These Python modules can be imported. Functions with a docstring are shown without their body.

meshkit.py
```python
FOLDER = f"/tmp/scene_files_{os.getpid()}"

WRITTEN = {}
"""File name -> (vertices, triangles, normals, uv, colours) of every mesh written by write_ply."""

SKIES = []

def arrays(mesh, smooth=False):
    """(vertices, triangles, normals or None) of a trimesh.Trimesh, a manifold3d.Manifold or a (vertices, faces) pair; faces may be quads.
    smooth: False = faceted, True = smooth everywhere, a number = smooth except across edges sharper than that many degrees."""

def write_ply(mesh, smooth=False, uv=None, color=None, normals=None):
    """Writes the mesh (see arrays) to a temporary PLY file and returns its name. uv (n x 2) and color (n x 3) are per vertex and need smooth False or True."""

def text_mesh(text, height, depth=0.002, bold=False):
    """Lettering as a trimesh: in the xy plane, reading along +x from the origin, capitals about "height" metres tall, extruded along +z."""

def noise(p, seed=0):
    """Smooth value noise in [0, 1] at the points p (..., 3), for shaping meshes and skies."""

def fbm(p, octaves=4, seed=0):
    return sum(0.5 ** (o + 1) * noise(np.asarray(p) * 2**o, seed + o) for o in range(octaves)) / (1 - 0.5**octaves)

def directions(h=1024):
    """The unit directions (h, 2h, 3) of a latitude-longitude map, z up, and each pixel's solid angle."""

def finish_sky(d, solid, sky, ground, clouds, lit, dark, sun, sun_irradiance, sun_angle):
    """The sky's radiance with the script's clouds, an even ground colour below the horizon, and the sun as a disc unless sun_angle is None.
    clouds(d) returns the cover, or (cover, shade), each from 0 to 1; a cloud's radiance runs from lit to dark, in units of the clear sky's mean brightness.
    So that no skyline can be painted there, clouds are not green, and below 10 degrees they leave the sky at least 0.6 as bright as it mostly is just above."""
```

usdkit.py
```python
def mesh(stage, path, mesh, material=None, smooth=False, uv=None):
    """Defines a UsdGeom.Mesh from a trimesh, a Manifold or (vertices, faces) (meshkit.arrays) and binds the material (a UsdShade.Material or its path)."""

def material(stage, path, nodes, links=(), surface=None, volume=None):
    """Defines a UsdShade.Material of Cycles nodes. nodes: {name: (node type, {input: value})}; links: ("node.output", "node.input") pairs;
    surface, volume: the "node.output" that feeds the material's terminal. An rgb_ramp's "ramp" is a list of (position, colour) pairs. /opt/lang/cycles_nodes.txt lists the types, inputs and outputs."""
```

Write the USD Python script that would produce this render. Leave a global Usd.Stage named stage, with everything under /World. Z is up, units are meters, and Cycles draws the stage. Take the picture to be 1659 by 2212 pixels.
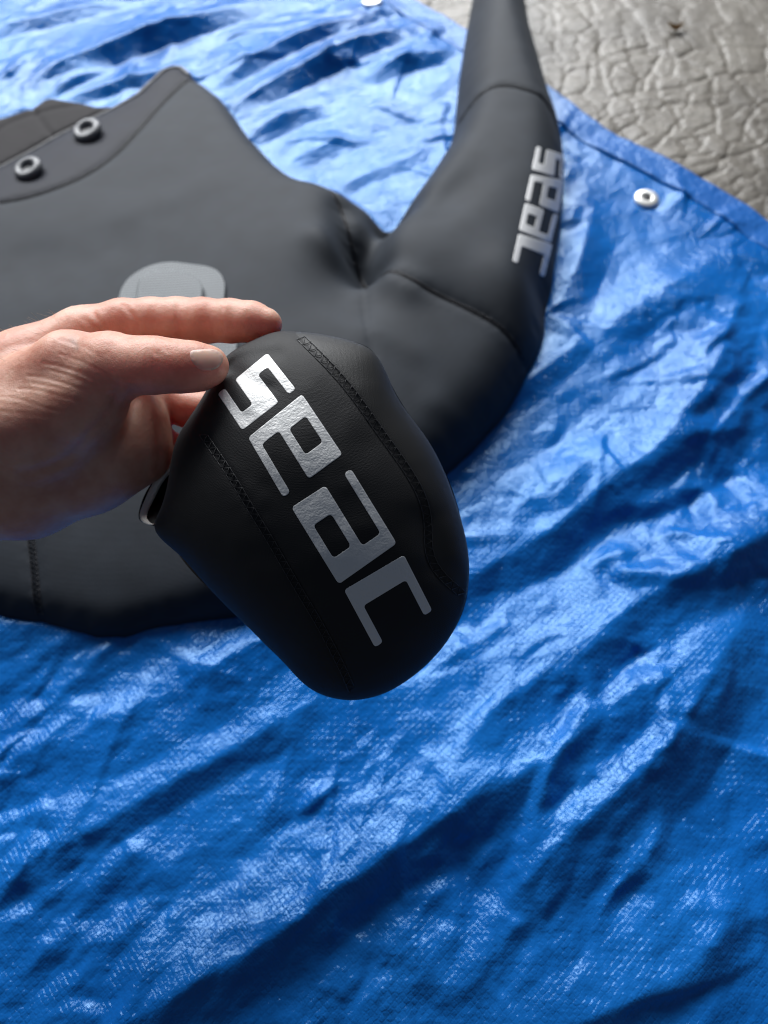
import math, random
import numpy as np
import trimesh
import shapely
from shapely.geometry import Polygon, LineString, Point
from shapely import affinity
from scipy.spatial import Delaunay, cKDTree
from scipy.ndimage import gaussian_filter, map_coordinates
from scipy.interpolate import LinearNDInterpolator, splprep, splev
import scipy.sparse as sp
import scipy.sparse.linalg as spl
from pxr import Usd, UsdGeom, UsdLux, UsdShade, Gf, Sdf, Vt
import usdkit, meshkit

rng = np.random.default_rng(7)
random.seed(7)
stage = Usd.Stage.CreateInMemory()
UsdGeom.SetStageUpAxis(stage, UsdGeom.Tokens.z)
UsdGeom.SetStageMetersPerUnit(stage, 1.0)
UsdGeom.Xform.Define(stage, '/World')
UsdGeom.Scope.Define(stage, '/World/Looks')

# ------------------------------------------------------------------ camera
CAM_H, PITCH = 0.55, math.radians(62)
C = np.array([0, 0, CAM_H])
RT = np.array([1.0, 0, 0])
FW = np.array([0, math.cos(PITCH), -math.sin(PITCH)])
UP = np.array([0, math.sin(PITCH), math.cos(PITCH)])
FOCAL = 24.0
W, HH = 1659.0, 2212.0            # units in which the view was measured
FD = 1639.0
cam = UsdGeom.Camera.Define(stage, '/World/camera')
cam.CreateFocalLengthAttr(FOCAL)
cam.CreateHorizontalApertureAttr(FOCAL * W / FD)
cam.CreateVerticalApertureAttr(FOCAL * HH / FD)
cam.CreateClippingRangeAttr(Gf.Vec2f(0.01, 100))
cam.CreateFStopAttr(6.0)
cam.CreateFocusDistanceAttr(0.352)
cam.CreateExposureAttr(0.0)
m = np.eye(4); m[0, :3], m[1, :3], m[2, :3], m[3, :3] = RT, UP, -FW, C
UsdGeom.Xformable(cam).AddTransformOp().Set(Gf.Matrix4d(*m.ravel().tolist()))

# ------------------------------------------------------------------ light: a wide bright opening ahead, dim surroundings
usdkit.material(stage, '/World/Looks/surroundings', {'b': ('background_shader', {'color': (0.50, 0.62, 0.85), 'strength': 0.115})}, surface='b.background')
dome = UsdLux.DomeLight.Define(stage, '/World/sky')
UsdShade.MaterialBindingAPI.Apply(dome.GetPrim()).Bind(UsdShade.Material.Get(stage, '/World/Looks/surroundings'))
dome.GetPrim().SetCustomDataByKey('kind', 'structure')

def rect_light(name, az, el, dist, w, h, power, color):
    az, el = math.radians(az), math.radians(el)
    d = np.array([math.sin(az) * math.cos(el), math.cos(az) * math.cos(el), math.sin(el)])
    pos = np.array([0, 0.45, 0.05]) + d * dist
    z = d; x = np.cross([0, 0, 1], z); x /= np.linalg.norm(x); y = np.cross(z, x)
    L = UsdLux.RectLight.Define(stage, '/World/' + name)
    L.CreateWidthAttr(w); L.CreateHeightAttr(h); L.CreateIntensityAttr(power); L.CreateColorAttr(Gf.Vec3f(*color))
    M = np.eye(4); M[0, :3], M[1, :3], M[2, :3], M[3, :3] = x, y, z, pos
    UsdGeom.Xformable(L).AddTransformOp().Set(Gf.Matrix4d(*M.ravel().tolist()))
rect_light('doorway_light', -17, 33, 3.2, 3.7, 1.6, 14.5, (0.97, 0.985, 1.0))

# ------------------------------------------------------------------ helpers
def mat(name, nodes, links=(), surface='p.BSDF'):
    return usdkit.material(stage, '/World/Looks/' + name, nodes, links, surface=surface)
used = {}
def path_for(name, parent=None):
    base = (parent or '/World') + '/' + name
    k = used.get(base, -1) + 1
    used[base] = k
    return base if k == 0 else f'{base}_{k:03d}'
def tag(prim, label=None, category=None, group=None, kind=None):
    for k, v in (('label', label), ('category', category), ('group', group), ('kind', kind)):
        if v: prim.SetCustomDataByKey(k, v)
def thing(name, label, category, group=None, loc=None):
    p = path_for(name)
    x = UsdGeom.Xform.Define(stage, p)
    if loc is not None: x.AddTranslateOp().Set(Gf.Vec3d(*map(float, loc)))
    tag(x.GetPrim(), label, category, group)
    return p
def put(name, mesh, material, parent=None, smooth=True, normals=None, loc=None, **kw):
    p = path_for(name, parent)
    if loc is not None:
        if isinstance(mesh, trimesh.Trimesh): mesh = (np.asarray(mesh.vertices), np.asarray(mesh.faces))
        mesh = (np.asarray(mesh[0]) - np.asarray(loc), mesh[1])
    u = usdkit.mesh(stage, p, mesh, material, smooth=smooth)
    if normals is not None:
        u.CreateNormalsAttr(Vt.Vec3fArray.FromNumpy(np.asarray(normals, np.float32))); u.SetNormalsInterpolation('vertex')
    tag(u.GetPrim(), **kw)
    return p

def ray(px, py):
    px, py = np.asarray(px, float), np.asarray(py, float)
    return FW + RT * ((px - W / 2) / FD)[..., None] + UP * ((HH / 2 - py) / FD)[..., None]
def at(px, py, depth):                      # the point at this view direction and distance along the axis
    return C + ray(px, py) * np.asarray(depth, float)[..., None]
def ground(pts, z=0.0):                     # where these view directions meet a level plane
    pts = np.asarray(pts, float)
    d = ray(pts[:, 0], pts[:, 1])
    return (C + d * ((z - CAM_H) / d[:, 2])[:, None])[:, :2]
def spline(pts, n=100, closed=False, s=0.0):
    pts = np.asarray(pts, float)
    if closed: pts = np.vstack([pts, pts[:1]])
    k = min(3, len(pts) - 1)
    tck, _ = splprep(pts.T, s=s, per=closed, k=k)
    t = np.linspace(0, 1, n, endpoint=not closed)
    return np.stack(splev(t, tck), 1)
def resample(pts, step):
    ls = LineString(pts); n = max(2, int(round(ls.length / step)))
    return np.array([ls.interpolate(t, normalized=True).coords[0] for t in np.linspace(0, 1, n + 1)])

def mesh_poly(poly, h, lines=(), rings=(0.25, 0.7), line_off=0.45):
    """Even triangles inside a polygon, closely packed along its rim and along the given lines."""
    pts = []
    ring = resample(np.asarray(poly.exterior.coords), h * 0.6)[:-1]
    pts.append(ring)
    for hole in poly.interiors: pts.append(resample(np.asarray(hole.coords), h * 0.6)[:-1])
    nb = sum(map(len, pts))
    for r in rings:
        g = poly.buffer(-r * h)
        for q in getattr(g, 'geoms', [g]):
            if q.is_empty: continue
            pts.append(resample(np.asarray(q.exterior.coords), h * 0.6)[:-1])
            for hole in q.interiors: pts.append(resample(np.asarray(hole.coords), h * 0.6)[:-1])
    inner = poly.buffer(-0.3 * h)
    for ln in lines:
        ls = LineString(ln)
        for off in (0, -line_off * h, line_off * h):
            l2 = ls if off == 0 else ls.parallel_offset(abs(off), 'left' if off > 0 else 'right')
            for q in getattr(l2, 'geoms', [l2]):
                if q.is_empty: continue
                c = resample(np.asarray(q.coords), h * 0.5)
                pts.append(c[shapely.contains_xy(inner, c[:, 0], c[:, 1])])
    fixed = np.vstack(pts)
    x0, y0, x1, y1 = poly.bounds
    ys = np.arange(y0, y1, h * 0.866); xs = np.arange(x0, x1, h)
    X, Y = np.meshgrid(xs, ys); X[1::2] += h / 2
    c = np.stack([X.ravel(), Y.ravel()], 1)
    c = c[shapely.contains_xy(poly, c[:, 0], c[:, 1])]
    d, _ = cKDTree(fixed).query(c)
    allp = np.vstack([fixed, c[d > 0.62 * h]])
    # drop near duplicates
    key = np.unique(np.round(allp / (h * 0.08)).astype(np.int64), axis=0, return_index=True)[1]
    key.sort(); allp2 = allp[key]; nb = int((key < nb).sum())
    tri = Delaunay(allp2).simplices
    cen = allp2[tri].mean(1)
    tri = tri[shapely.contains_xy(poly.buffer(1e-9), cen[:, 0], cen[:, 1])]
    a = np.cross(allp2[tri[:, 1]] - allp2[tri[:, 0]], allp2[tri[:, 2]] - allp2[tri[:, 0]])
    ok = np.abs(a) > 1e-4 * h * h
    tri, a = tri[ok], a[ok]
    tri[a < 0] = tri[a < 0][:, [0, 2, 1]]
    return allp2, tri, np.arange(nb)

def membrane(p, tri, bnd):
    """The height of an evenly blown-up membrane fixed along the rim (solves a Poisson equation on the triangles)."""
    n = len(p); I, J, V = [], [], []; area = np.zeros(n)
    A = 0.5 * np.abs(np.cross(p[tri[:, 1]] - p[tri[:, 0]], p[tri[:, 2]] - p[tri[:, 0]]))
    for k in range(3):
        i, j, o = tri[:, k], tri[:, (k + 1) % 3], tri[:, (k + 2) % 3]
        u, v = p[i] - p[o], p[j] - p[o]
        w = np.clip(0.5 * (u * v).sum(1) / np.maximum(np.abs(np.cross(u, v)), 1e-14), -5, 5)
        I += [i, j, i, j]; J += [j, i, i, j]; V += [-w, -w, w, w]
        np.add.at(area, i, A / 3)
    K = sp.csr_matrix((np.concatenate(V), (np.concatenate(I), np.concatenate(J))), (n, n))
    free = np.setdiff1d(np.arange(n), bnd)
    used_v = np.zeros(n, bool); used_v[tri.ravel()] = True
    free = free[used_v[free]]
    phi = np.zeros(n)
    phi[free] = spl.spsolve(K[free][:, free].tocsc(), area[free])
    return np.maximum(phi, 0)

def vnormals(v, f):
    n = np.zeros_like(v); fn = np.cross(v[f[:, 1]] - v[f[:, 0]], v[f[:, 2]] - v[f[:, 0]])
    for k in range(3): np.add.at(n, f[:, k], fn)
    return n / np.maximum(np.linalg.norm(n, axis=1, keepdims=True), 1e-20)

def tube(path, r, sides=6, closed=False, cap=True):
    path = np.asarray(path, float); n = len(path); r = np.broadcast_to(r, n)
    t = np.gradient(path, axis=0) if not closed else (np.roll(path, -1, 0) - np.roll(path, 1, 0))
    t /= np.maximum(np.linalg.norm(t, axis=1, keepdims=True), 1e-12)
    a = np.cross(t, [0.31, 0.17, 0.93]); a /= np.maximum(np.linalg.norm(a, axis=1, keepdims=True), 1e-9)
    b = np.cross(t, a)
    ang = np.linspace(0, 2 * np.pi, sides, endpoint=False)
    v = (path[:, None] + r[:, None, None] * (np.cos(ang)[None, :, None] * a[:, None] + np.sin(ang)[None, :, None] * b[:, None])).reshape(-1, 3)
    f = []
    for i in range(n if closed else n - 1):
        i2 = (i + 1) % n
        for k in range(sides):
            k2 = (k + 1) % sides
            f += [(i * sides + k, i * sides + k2, i2 * sides + k2), (i * sides + k, i2 * sides + k2, i2 * sides + k)]
    if cap and not closed:
        v = np.vstack([v, path[0], path[-1]]); c0, c1 = len(v) - 2, len(v) - 1
        for k in range(sides):
            k2 = (k + 1) % sides
            f += [(c0, k2, k), (c1, (n - 1) * sides + k, (n - 1) * sides + k2)]
    return v, np.array(f)
def join(parts):
    vs, fs, o = [], [], 0
    for v, f in parts:
        vs.append(v); fs.append(np.asarray(f) + o); o += len(v)
    return np.vstack(vs), np.vstack(fs)
def lathe(profile, n=48, axis_to=None, centre=(0, 0, 0)):
    profile = np.asarray(profile, float); a = np.linspace(0, 2 * np.pi, n, endpoint=False)
    v = np.stack([np.outer(profile[:, 0], np.cos(a)), np.outer(profile[:, 0], np.sin(a)), np.repeat(profile[:, 1:2], n, 1)], -1).reshape(-1, 3)
    f = []
    for i in range(len(profile) - 1):
        for k in range(n):
            k2 = (k + 1) % n
            f += [(i * n + k, i * n + k2, (i + 1) * n + k2), (i * n + k, (i + 1) * n + k2, (i + 1) * n + k)]
    if axis_to is not None:
        z = np.asarray(axis_to, float); z /= np.linalg.norm(z)
        x = np.cross([0.0, 1, 0.01], z); x /= np.linalg.norm(x); y = np.cross(z, x)
        v = v @ np.stack([x, y, z])
    return v + np.asarray(centre), np.array(f)

# ------------------------------------------------------------------ materials
def S(d, **k): return dict(d, **k)
mat('tarp_blue', {
    'tc': ('texture_coordinate', {}), 'uv': ('uvmap', {'attribute': 'st'}),
    'sep': ('separate_xyz', {}),
    'sx': ('math', {'math_type': 'multiply', 'value2': math.pi / 0.0034}), 'sy': ('math', {'math_type': 'multiply', 'value2': math.pi / 0.0034}),
    'wx': ('math', {'math_type': 'sine'}), 'wy': ('math', {'math_type': 'sine'}), 'ww': ('math', {'math_type': 'multiply'}),
    'wc': ('math', {'math_type': 'multiply', 'value2': 2.2}), 'wcl0': ('clamp', {'min': -1.0, 'max': 1.0}), 'ax': ('math', {'math_type': 'absolute'}), 'ay': ('math', {'math_type': 'absolute'}), 'mn': ('math', {'math_type': 'minimum'}), 'pad': ('math', {'math_type': 'multiply', 'value2': 2.0, 'use_clamp': True}), 'wcl': ('math', {'math_type': 'multiply_add', 'value2': 0.35}),
    'n1': ('noise_texture', {'scale': 190.0, 'detail': 3.0, 'roughness': 0.6}), 'nj': ('noise_texture', {'scale': 230.0, 'detail': 2.0}), 'njs': ('vector_math', {'math_type': 'scale', 'scale': 0.0022}), 'nja': ('vector_math', {'math_type': 'add'}),
    'nm': ('noise_texture', {'scale': 60.0, 'detail': 3.0}),
    'n2': ('noise_texture', {'scale': 9.0, 'detail': 3.0}),
    'wamp': ('map_range', {'from_min': 0.35, 'from_max': 0.65, 'to_min': 0.25, 'to_max': 1.0, 'clamp': True}),
    'wm': ('math', {'math_type': 'multiply'}),
    'b1': ('bump', {'strength': 0.8, 'distance': 0.00024}),
    'b2': ('bump', {'strength': 0.8, 'distance': 0.0011}),
    'ramp': ('rgb_ramp', {'ramp': [(0.3, (0.003, 0.098, 0.38)), (0.7, (0.007, 0.140, 0.49))]}),
    'rr': ('map_range', {'from_min': 0.3, 'from_max': 0.7, 'to_min': 0.15, 'to_max': 0.23, 'clamp': True}),
    'p': ('principled_bsdf', {'specular_ior_level': 0.58, 'specular_tint': (0.44, 0.73, 1.0)})},
    [('tc.object', 'nj.vector'), ('tc.object', 'nm.vector'), ('nj.color', 'njs.vector1'), ('njs.vector', 'nja.vector1'), ('uv.UV', 'nja.vector2'), ('nja.vector', 'sep.vector'), ('sep.x', 'sx.value1'), ('sep.y', 'sy.value1'), ('sx.value', 'wx.value1'), ('sy.value', 'wy.value1'),
     ('wx.value', 'ww.value1'), ('wy.value', 'ww.value2'), ('ww.value', 'wc.value1'), ('wc.value', 'wcl0.value'), ('wx.value', 'ax.value1'), ('wy.value', 'ay.value1'), ('ax.value', 'mn.value1'), ('ay.value', 'mn.value2'), ('mn.value', 'pad.value1'), ('wcl0.result', 'wcl.value1'), ('pad.value', 'wcl.value3'),
     ('tc.object', 'n1.vector'), ('tc.object', 'n2.vector'), ('nm.fac', 'wamp.value'), ('wcl.value', 'wm.value1'), ('wamp.result', 'wm.value2'),
     ('n1.fac', 'b2.height'), ('wm.value', 'b1.height'), ('b2.normal', 'b1.normal'), ('b1.normal', 'p.normal'),
     ('n2.fac', 'ramp.fac'), ('ramp.color', 'p.base_color'), ('n2.fac', 'rr.value'), ('rr.result', 'p.roughness')])
mat('tarp_hem', {
    'tc': ('texture_coordinate', {}), 'n1': ('noise_texture', {'scale': 160.0, 'detail': 3.0}), 'n2': ('noise_texture', {'scale': 14.0, 'detail': 4.0}),
    'b2': ('bump', {'strength': 0.8, 'distance': 0.0016}),
    'ramp': ('rgb_ramp', {'ramp': [(0.3, (0.010, 0.095, 0.36)), (0.7, (0.018, 0.13, 0.44))]}),
    'p': ('principled_bsdf', {'roughness': 0.36, 'specular_ior_level': 0.55, 'specular_tint': (0.50, 0.76, 1.0)})},
    [('tc.object', 'n1.vector'), ('tc.object', 'n2.vector'), ('n1.fac', 'b2.height'), ('b2.normal', 'p.normal'), ('n2.fac', 'ramp.fac'), ('ramp.color', 'p.base_color')])
mat('concrete', {
    'tc': ('texture_coordinate', {}),
    'n1': ('noise_texture', {'scale': 5.0, 'detail': 6.0, 'roughness': 0.6}), 'n2': ('noise_texture', {'scale': 180.0, 'detail': 4.0, 'roughness': 0.7}),
    'n3': ('noise_texture', {'scale': 900.0, 'detail': 2.0}),
    'r1': ('rgb_ramp', {'ramp': [(0.32, (0.105, 0.095, 0.080)), (0.5, (0.17, 0.155, 0.132)), (0.68, (0.25, 0.232, 0.20))]}),
    'r2': ('rgb_ramp', {'ramp': [(0.35, (0.6, 0.58, 0.55)), (0.65, (1.15, 1.15, 1.15))]}),
    'mx': ('mix_color', {'blend_type': 'multiply', 'fac': 1.0}),
    'b': ('bump', {'strength': 0.7, 'distance': 0.0012}), 'b3': ('bump', {'strength': 0.5, 'distance': 0.0004}),
    'p': ('principled_bsdf', {'roughness': 0.38, 'specular_ior_level': 0.5})},
    [('tc.object', 'n1.vector'), ('tc.object', 'n2.vector'), ('tc.object', 'n3.vector'), ('n1.fac', 'r1.fac'), ('n2.fac', 'r2.fac'), ('r1.color', 'mx.a'), ('r2.color', 'mx.b'),
     ('mx.result', 'p.base_color'), ('n2.fac', 'b.height'), ('n3.fac', 'b3.height'), ('b.normal', 'b3.normal'), ('b3.normal', 'p.normal')])
def neoprene(name, col, rough, spec, sheen, knit, knit_d, tint=(0.75, 0.85, 1.0)):
    mat(name, {
        'tc': ('texture_coordinate', {}), 'n1': ('noise_texture', {'scale': 40.0, 'detail': 5.0}),
        'v': ('voronoi_texture', {'scale': knit, 'randomness': 0.55}), 'b': ('bump', {'strength': 0.9, 'distance': knit_d}),
        'r': ('rgb_ramp', {'ramp': [(0.3, tuple(c * 0.85 for c in col)), (0.7, tuple(c * 1.15 for c in col))]}),
        'p': ('principled_bsdf', {'roughness': rough, 'specular_ior_level': spec, 'sheen_weight': sheen, 'sheen_roughness': 0.4, 'sheen_tint': tint})},
        [('tc.object', 'n1.vector'), ('tc.object', 'v.vector'), ('v.distance', 'b.height'), ('b.normal', 'p.normal'), ('n1.fac', 'r.fac'), ('r.color', 'p.base_color')])
neoprene('neoprene_body', (0.017, 0.022, 0.030), 0.68, 0.26, 0.03, 1100.0, 0.00012)
neoprene('neoprene_collar', (0.013, 0.015, 0.024), 0.60, 0.16, 0.02, 1300.0, 0.00006)
neoprene('neoprene_lining', (0.014, 0.012, 0.014), 0.65, 0.14, 0.02, 1000.0, 0.00012)
neoprene('neoprene_knit', (0.010, 0.010, 0.011), 0.66, 0.36, 0.02, 1500.0, 0.00013)
neoprene('neoprene_smooth', (0.010, 0.010, 0.010), 0.56, 0.40, 0.02, 1700.0, 0.00012)
neoprene('foam_edge', (0.74, 0.72, 0.68), 0.9, 0.1, 0.0, 1500.0, 0.0002)
mat('thread', {'p': ('principled_bsdf', {'base_color': (0.030, 0.030, 0.034), 'roughness': 0.42})})
mat('silver_print', {
    'tc': ('texture_coordinate', {}), 'n1': ('noise_texture', {'scale': 1000.0, 'detail': 3.0, 'roughness': 0.6}), 'n2': ('noise_texture', {'scale': 220.0, 'detail': 2.0}),
    'b': ('bump', {'strength': 0.7, 'distance': 0.0004}), 'b2': ('bump', {'strength': 0.5, 'distance': 0.0008}),
    'p': ('principled_bsdf', {'base_color': (0.78, 0.78, 0.77), 'roughness': 0.5, 'metallic': 0.25})},
    [('tc.object', 'n1.vector'), ('tc.object', 'n2.vector'), ('n1.fac', 'b.height'), ('n2.fac', 'b2.height'), ('b2.normal', 'b.normal'), ('b.normal', 'p.normal')])
mat('silver_print_sleeve', {'p': ('principled_bsdf', {'base_color': (0.72, 0.72, 0.72), 'roughness': 0.5, 'metallic': 0.2})})
mat('gloss_black', {'p': ('principled_bsdf', {'base_color': (0.11, 0.115, 0.125), 'roughness': 0.40, 'specular_ior_level': 0.5})})
mat('grommet_metal', {'p': ('principled_bsdf', {'base_color': (0.86, 0.86, 0.82), 'roughness': 0.38, 'metallic': 0.55})})
mat('leaf_brown', {'p': ('principled_bsdf', {'base_color': (0.26, 0.17, 0.07), 'roughness': 0.6})})
mat('pad_grey', {
    'tc': ('texture_coordinate', {}), 'sep': ('separate_xyz', {}),
    'sx': ('math', {'math_type': 'multiply', 'value2': math.pi / 0.0030}), 'sy': ('math', {'math_type': 'multiply', 'value2': math.pi / 0.0030}),
    'wx': ('math', {'math_type': 'sine'}), 'wy': ('math', {'math_type': 'sine'}), 'ww': ('math', {'math_type': 'multiply'}), 'ab': ('math', {'math_type': 'absolute'}),
    'r': ('rgb_ramp', {'ramp': [(0.0, (0.045, 0.052, 0.056)), (0.4, (0.16, 0.178, 0.19)), (1.0, (0.215, 0.235, 0.25))]}),
    'b': ('bump', {'strength': 1.0, 'distance': 0.0004}),
    'p': ('principled_bsdf', {'roughness': 0.5})},
    [('tc.object', 'sep.vector'), ('sep.x', 'sx.value1'), ('sep.y', 'sy.value1'), ('sx.value', 'wx.value1'), ('sy.value', 'wy.value1'), ('wx.value', 'ww.value1'), ('wy.value', 'ww.value2'),
     ('ww.value', 'ab.value1'), ('ab.value', 'r.fac'), ('r.color', 'p.base_color'), ('ab.value', 'b.height'), ('b.normal', 'p.normal')])
mat('skin', {
    'tc': ('texture_coordinate', {}), 'n1': ('noise_texture', {'scale': 45.0, 'detail': 5.0, 'roughness': 0.6}), 'n2': ('noise_texture', {'scale': 700.0, 'detail': 3.0, 'roughness': 0.6}),
    'v': ('voronoi_texture', {'scale': 900.0, 'feature': 'distance_to_edge'}),
    'r': ('rgb_ramp', {'ramp': [(0.3, (0.50, 0.22, 0.155)), (0.5, (0.60, 0.315, 0.23)), (0.7, (0.68, 0.41, 0.31))]}),
    'b': ('bump', {'strength': 0.45, 'distance': 0.0004}), 'b2': ('bump', {'strength': 0.35, 'distance': 0.00025}),
    'p': ('principled_bsdf', {'roughness': 0.48, 'specular_ior_level': 0.45, 'subsurface_weight': 0.4, 'subsurface_scale': 0.003, 'subsurface_radius': (1.0, 0.35, 0.2)})},
    [('tc.object', 'n1.vector'), ('tc.object', 'n2.vector'), ('tc.object', 'v.vector'), ('n1.fac', 'r.fac'), ('r.color', 'p.base_color'), ('n2.fac', 'b.height'),
     ('v.distance', 'b2.height'), ('b.normal', 'b2.normal'), ('b2.normal', 'p.normal')])
mat('nail', {'tc': ('texture_coordinate', {}), 'p': ('principled_bsdf', {'base_color': (0.86, 0.47, 0.38), 'specular_ior_level': 0.3, 'roughness': 0.36, 'subsurface_weight': 0.4, 'subsurface_scale': 0.003})})
mat('nail_edge', {'p': ('principled_bsdf', {'base_color': (0.62, 0.46, 0.37), 'roughness': 0.35})})
mat('hair', {'p': ('principled_bsdf', {'base_color': (0.30, 0.20, 0.12), 'roughness': 0.5})})

# ------------------------------------------------------------------ the concrete floor (stamped relief)
def voronoi_edge(p, cell, seed):
    r = np.random.default_rng(seed)
    lo, hi = p.min(0) - 3 * cell, p.max(0) + 3 * cell
    gx, gy = np.arange(lo[0], hi[0], cell), np.arange(lo[1], hi[1], cell)
    c = np.stack(np.meshgrid(gx, gy), -1).reshape(-1, 2); c = c + r.uniform(-0.5, 0.5, c.shape) * cell
    d, i = cKDTree(c).query(p, k=2)
    e = ((c[i[:, 1]] - c[i[:, 0]]) * (p - 0.5 * (c[i[:, 0]] + c[i[:, 1]]))).sum(1)
    e = -e / np.maximum(np.linalg.norm(c[i[:, 1]] - c[i[:, 0]], axis=1), 1e-9)
    hsh = np.random.default_rng(seed + 1).uniform(0, 1, len(c))[i[:, 0]]
    return e, hsh
def p3(p, s, z=0.0): return np.column_stack([p * s, np.full(len(p), z)])
gx, gy = np.arange(-0.05, 1.15, 0.003), np.arange(0.42, 1.55, 0.003)
X, Y = np.meshgrid(gx, gy); cp = np.stack([X.ravel(), Y.ravel()], 1)
warp = np.column_stack([meshkit.fbm(p3(cp, 14, 1), 3), meshkit.fbm(p3(cp, 14, 5), 3)]) - 0.5
e1, h1 = voronoi_edge(cp + warp * 0.022, 0.050, 3)
e2, h2 = voronoi_edge(cp + warp * 0.012, 0.028, 5)
mask = np.clip((meshkit.noise(p3(cp, 9, 3)) - 0.35) * 4, 0, 1)
m1 = 0.35 + 0.65 * np.clip((meshkit.noise(p3(cp, 13, 7)) - 0.25) * 2.5, 0, 1)
z = -0.0017 * m1 * np.exp(-(e1 / 0.0021) ** 2) - 0.0012 * mask * np.exp(-(e2 / 0.0017) ** 2) + 0.0012 * (h1 - 0.5) + 0.0009 * (h2 - 0.5) + 0.0024 * (meshkit.fbm(p3(cp, 45), 4) - 0.5) - 0.004
wn = np.minimum.reduce([(cp[:, 0] - gx[0]), (gx[-1] - cp[:, 0]), (cp[:, 1] - gy[0]), (gy[-1] - cp[:, 1])]) / 0.03
z = np.where(wn < 1, z * np.clip(wn, 0, 1) - 0.006 * (1 - np.clip(wn, 0, 1)), z)
nx, ny = len(gx), len(gy)
def grid_faces(ny, nx):
    i = (np.arange(ny - 1)[:, None] * nx + np.arange(nx - 1)[None]).ravel()
    return np.vstack([np.stack([i, i + 1, i + nx + 1], 1), np.stack([i, i + nx + 1, i + nx], 1)])
gf = grid_faces(ny, nx)
# the slab goes on around the relief
ring = np.array([[gx[0], gy[0]], [gx[-1], gy[0]], [gx[-1], gy[-1]], [gx[0], gy[-1]]])
far = np.array([[-4, -2.5], [4, -2.5], [4, 6], [-4, 6.0]])
rv = np.vstack([np.column_stack([ring, np.full(4, -0.006)]), np.column_stack([far, np.full(4, -0.006)])])
rf = np.array([t for k in range(4) for t in ((k, 4 + k, 4 + (k + 1) % 4), (k, 4 + (k + 1) % 4, (k + 1) % 4))])
fv, ff = join([(np.column_stack([cp, z]), gf), (rv, rf)])
put('concrete_floor', (fv, ff), '/World/Looks/concrete', kind='structure', label='grey stamped concrete floor with cracked stone-like relief', category='floor')

# ------------------------------------------------------------------ the tarp
edge_px = np.array([(250, -480), (560, -190), (760, -80), (905, 5), (1010, 68), (1105, 130), (1195, 192), (1320, 285), (1420, 335), (1500, 378), (1590, 430), (1659, 478), (1850, 590), (2200, 800), (3400, 1500)], float)
edge_g = ground(edge_px[2:-1], 0.004)
e_d = edge_g[-1] - edge_g[0]; e_d /= np.linalg.norm(e_d)
edge_g = np.vstack([edge_g[0] - e_d * 0.5, edge_g[0] - e_d * 0.2, edge_g, edge_g[-1] + e_d * 0.2, edge_g[-1] + e_d * 0.6, edge_g[-1] + e_d * 0.9])
E = spline(edge_g, 600)
s_len = np.concatenate([[0], np.cumsum(np.linalg.norm(np.diff(E, axis=0), axis=1))])
edir = E[-1] - E[0]; edir /= np.linalg.norm(edir)
enrm = np.array([edir[1], -edir[0]])
if (np.array([0, 0.3]) - E[300]) @ enrm < 0: enrm = -enrm
step = 0.0018
vs = np.arange(0, s_len[-1], step)
Ev = np.stack([np.interp(vs, s_len, E[:, 0]), np.interp(vs, s_len, E[:, 1])], 1)
us = np.arange(0, 1.62, step)
G = Ev[None, :, :] + us[:, None, None] * enrm            # [u, v]
UU, VV = np.meshgrid(us, vs, indexing='ij')
P = G.reshape(-1, 2)
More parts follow.
